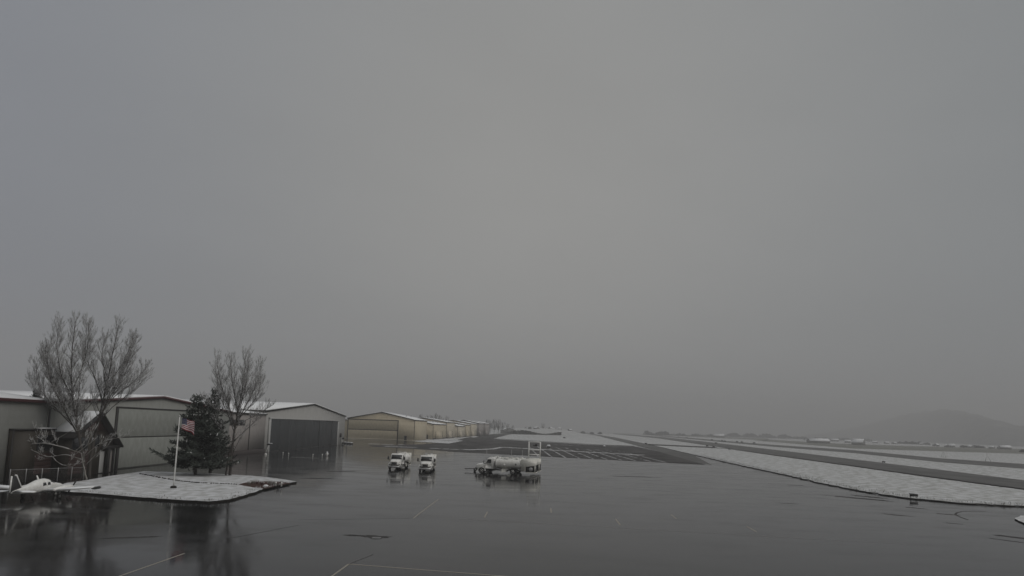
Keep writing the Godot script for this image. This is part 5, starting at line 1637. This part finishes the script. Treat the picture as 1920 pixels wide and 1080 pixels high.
	for a in [[Vector3(799.48, 0, -1256.03), 0.6], [Vector3(819.11, 0, -1237.63), 1.5], [Vector3(819.26, 0, -1217.89), 1.8], [Vector3(819.41, 0, -1198.78), 1.9], [Vector3(830.56, 0, -1196.1), 1.8], [Vector3(828.7, 0, -1172.06), 1.5], [Vector3(656.42, 0, -854.23), 1.1], [Vector3(660.53, 0, -853.55), 0.9], [Vector3(680.13, 0, -862.74), 1.2], [Vector3(684.26, 0, -862.05), 1.2], [Vector3(694.23, 0, -866.71), 0.9], [Vector3(699.52, 0, -841.05), 1.1], [Vector3(683.37, 0, -814.57), 1.2], [Vector3(490.25, 0, -563.28), 0.9], [Vector3(454.35, 0, -766.2), 1.0], [Vector3(152.84, 0, -1235.83), 1.6], [Vector3(172.88, 0, -1243.28), 1.2], [Vector3(189.2, 0, -1239.69), 1.4]]:
		copy_of(bush, a[0], a[0].x).scale = Vector3.ONE * a[1]
	# woods that read as one mass
	wood("far_wood", "long dark hazy wood along the right horizon", [[Vector3(725.48, 0, -1976.84), Vector3(972.28, 0, -1976.84), 11.0, 900], [Vector3(972.28, 0, -1976.84), Vector3(1164.92, 0, -1883.5), 7.0, 600]], 700, 26.0)
	wood("far_wood", "pale hazy wood near the middle of the horizon", [[Vector3(358.83, 0, -1533.4), Vector3(439.28, 0, -1588.59), 8.5, 260], [Vector3(439.28, 0, -1588.59), Vector3(639.49, 0, -1742.55), 6.0, 320]], 701, 26.0)
	wood("brush_strip", "strip of dark brush at the far end of the snow wedge", [[Vector3(1.21, 0, -700.24), Vector3(29.54, 0, -711.75), 4.0, 420], [Vector3(29.54, 0, -711.75), Vector3(63.11, 0, -743.43), 3.8, 380]], 702, 7.0, M.dry_brush)

func wood(called: String, label: String, runs: Array, salt: int, deep: float, m: Material = null) -> void:
	rng.seed = salt
	var st := geo()
	for k in 60:
		var d := Vector3(rng.randfn(0, 1), rng.randfn(0, 1), rng.randfn(0, 1)).normalized()
		var t := rng.randf()
		var c := Vector3(d.x * 0.34 * (1.0 - 0.6 * t), t, d.z * 0.34 * (1.0 - 0.6 * t))
		var e := Vector3(rng.randfn(0, 0.09), rng.randfn(0.06, 0.06), rng.randfn(0, 0.09))
		tri(st, c - e, c + e, c + Vector3(e.z, e.y + 0.08, e.x), d + Vector3(0, 0.1, 0))
	tube(st, [Vector3.ZERO, Vector3(0, 0.8, 0)], [0.03, 0.012], 4)
	st.set_smooth_group(-1)
	st.generate_normals()
	var mm := MultiMesh.new()
	mm.transform_format = MultiMesh.TRANSFORM_3D
	mm.mesh = st.commit()
	var all := []
	for r in runs:
		for k in r[3]:
			var p: Vector3 = r[0].lerp(r[1], rng.randf()) + Vector3(rng.randfn(0, 1), 0, -absf(rng.randfn(0, deep)))
			var h: float = r[2] * rng.randf_range(0.35, 1.15) * (0.75 + 0.35 * sin(p.x * 0.11))
			all.append(Transform3D(Basis(Vector3.UP, rng.randf() * TAU).scaled(Vector3(h * 0.8, h, h * 0.8)), p))
	mm.instance_count = all.size()
	for i in all.size(): mm.set_instance_transform(i, all[i])
	var o := MultiMeshInstance3D.new()
	o.name = numbered(called)
	o.multimesh = mm
	o.material_override = m if m else M.far_wood
	add_child(o)
	tag(o, label, "wood", "", "stuff")

# alike things in a row are told apart by their place, counted from the left
func count_from_left(group: String) -> void:
	var sets := {}
	for o in get_children():
		if o.get_meta("group", "") == group:
			var l: String = o.get_meta("label")
			if not sets.has(l): sets[l] = []
			sets[l].append(o)
	for l in sets:
		var all: Array = sets[l]
		if all.size() < 2: continue
		all.sort_custom(func(a, b): return a.position.x / -a.position.z < b.position.x / -b.position.z)
		for i in all.size():
			var k := i + 1
			var tail := "th"
			if k % 10 == 1 and k != 11: tail = "st"
			if k % 10 == 2 and k != 12: tail = "nd"
			if k % 10 == 3 and k != 13: tail = "rd"
			all[i].set_meta("label", "%s, %d%s from the left of %d" % [l, k, tail, all.size()])

func _ready() -> void:
	camera_and_light()
	materials()
	ground()
	markings()
	damp_patches()
	left_hangars()
	grey_hangar()
	tan_row()
	trees()
	trucks()
	aeroplane()
	flag()
	fence()
	small_things()
	far_edge()
	for g in ["dark bushes among the far houses", "hazy houses beyond the field", "dark markers in the snow field", "bare trees in the haze beyond the hangar row"]:
		count_from_left(g)
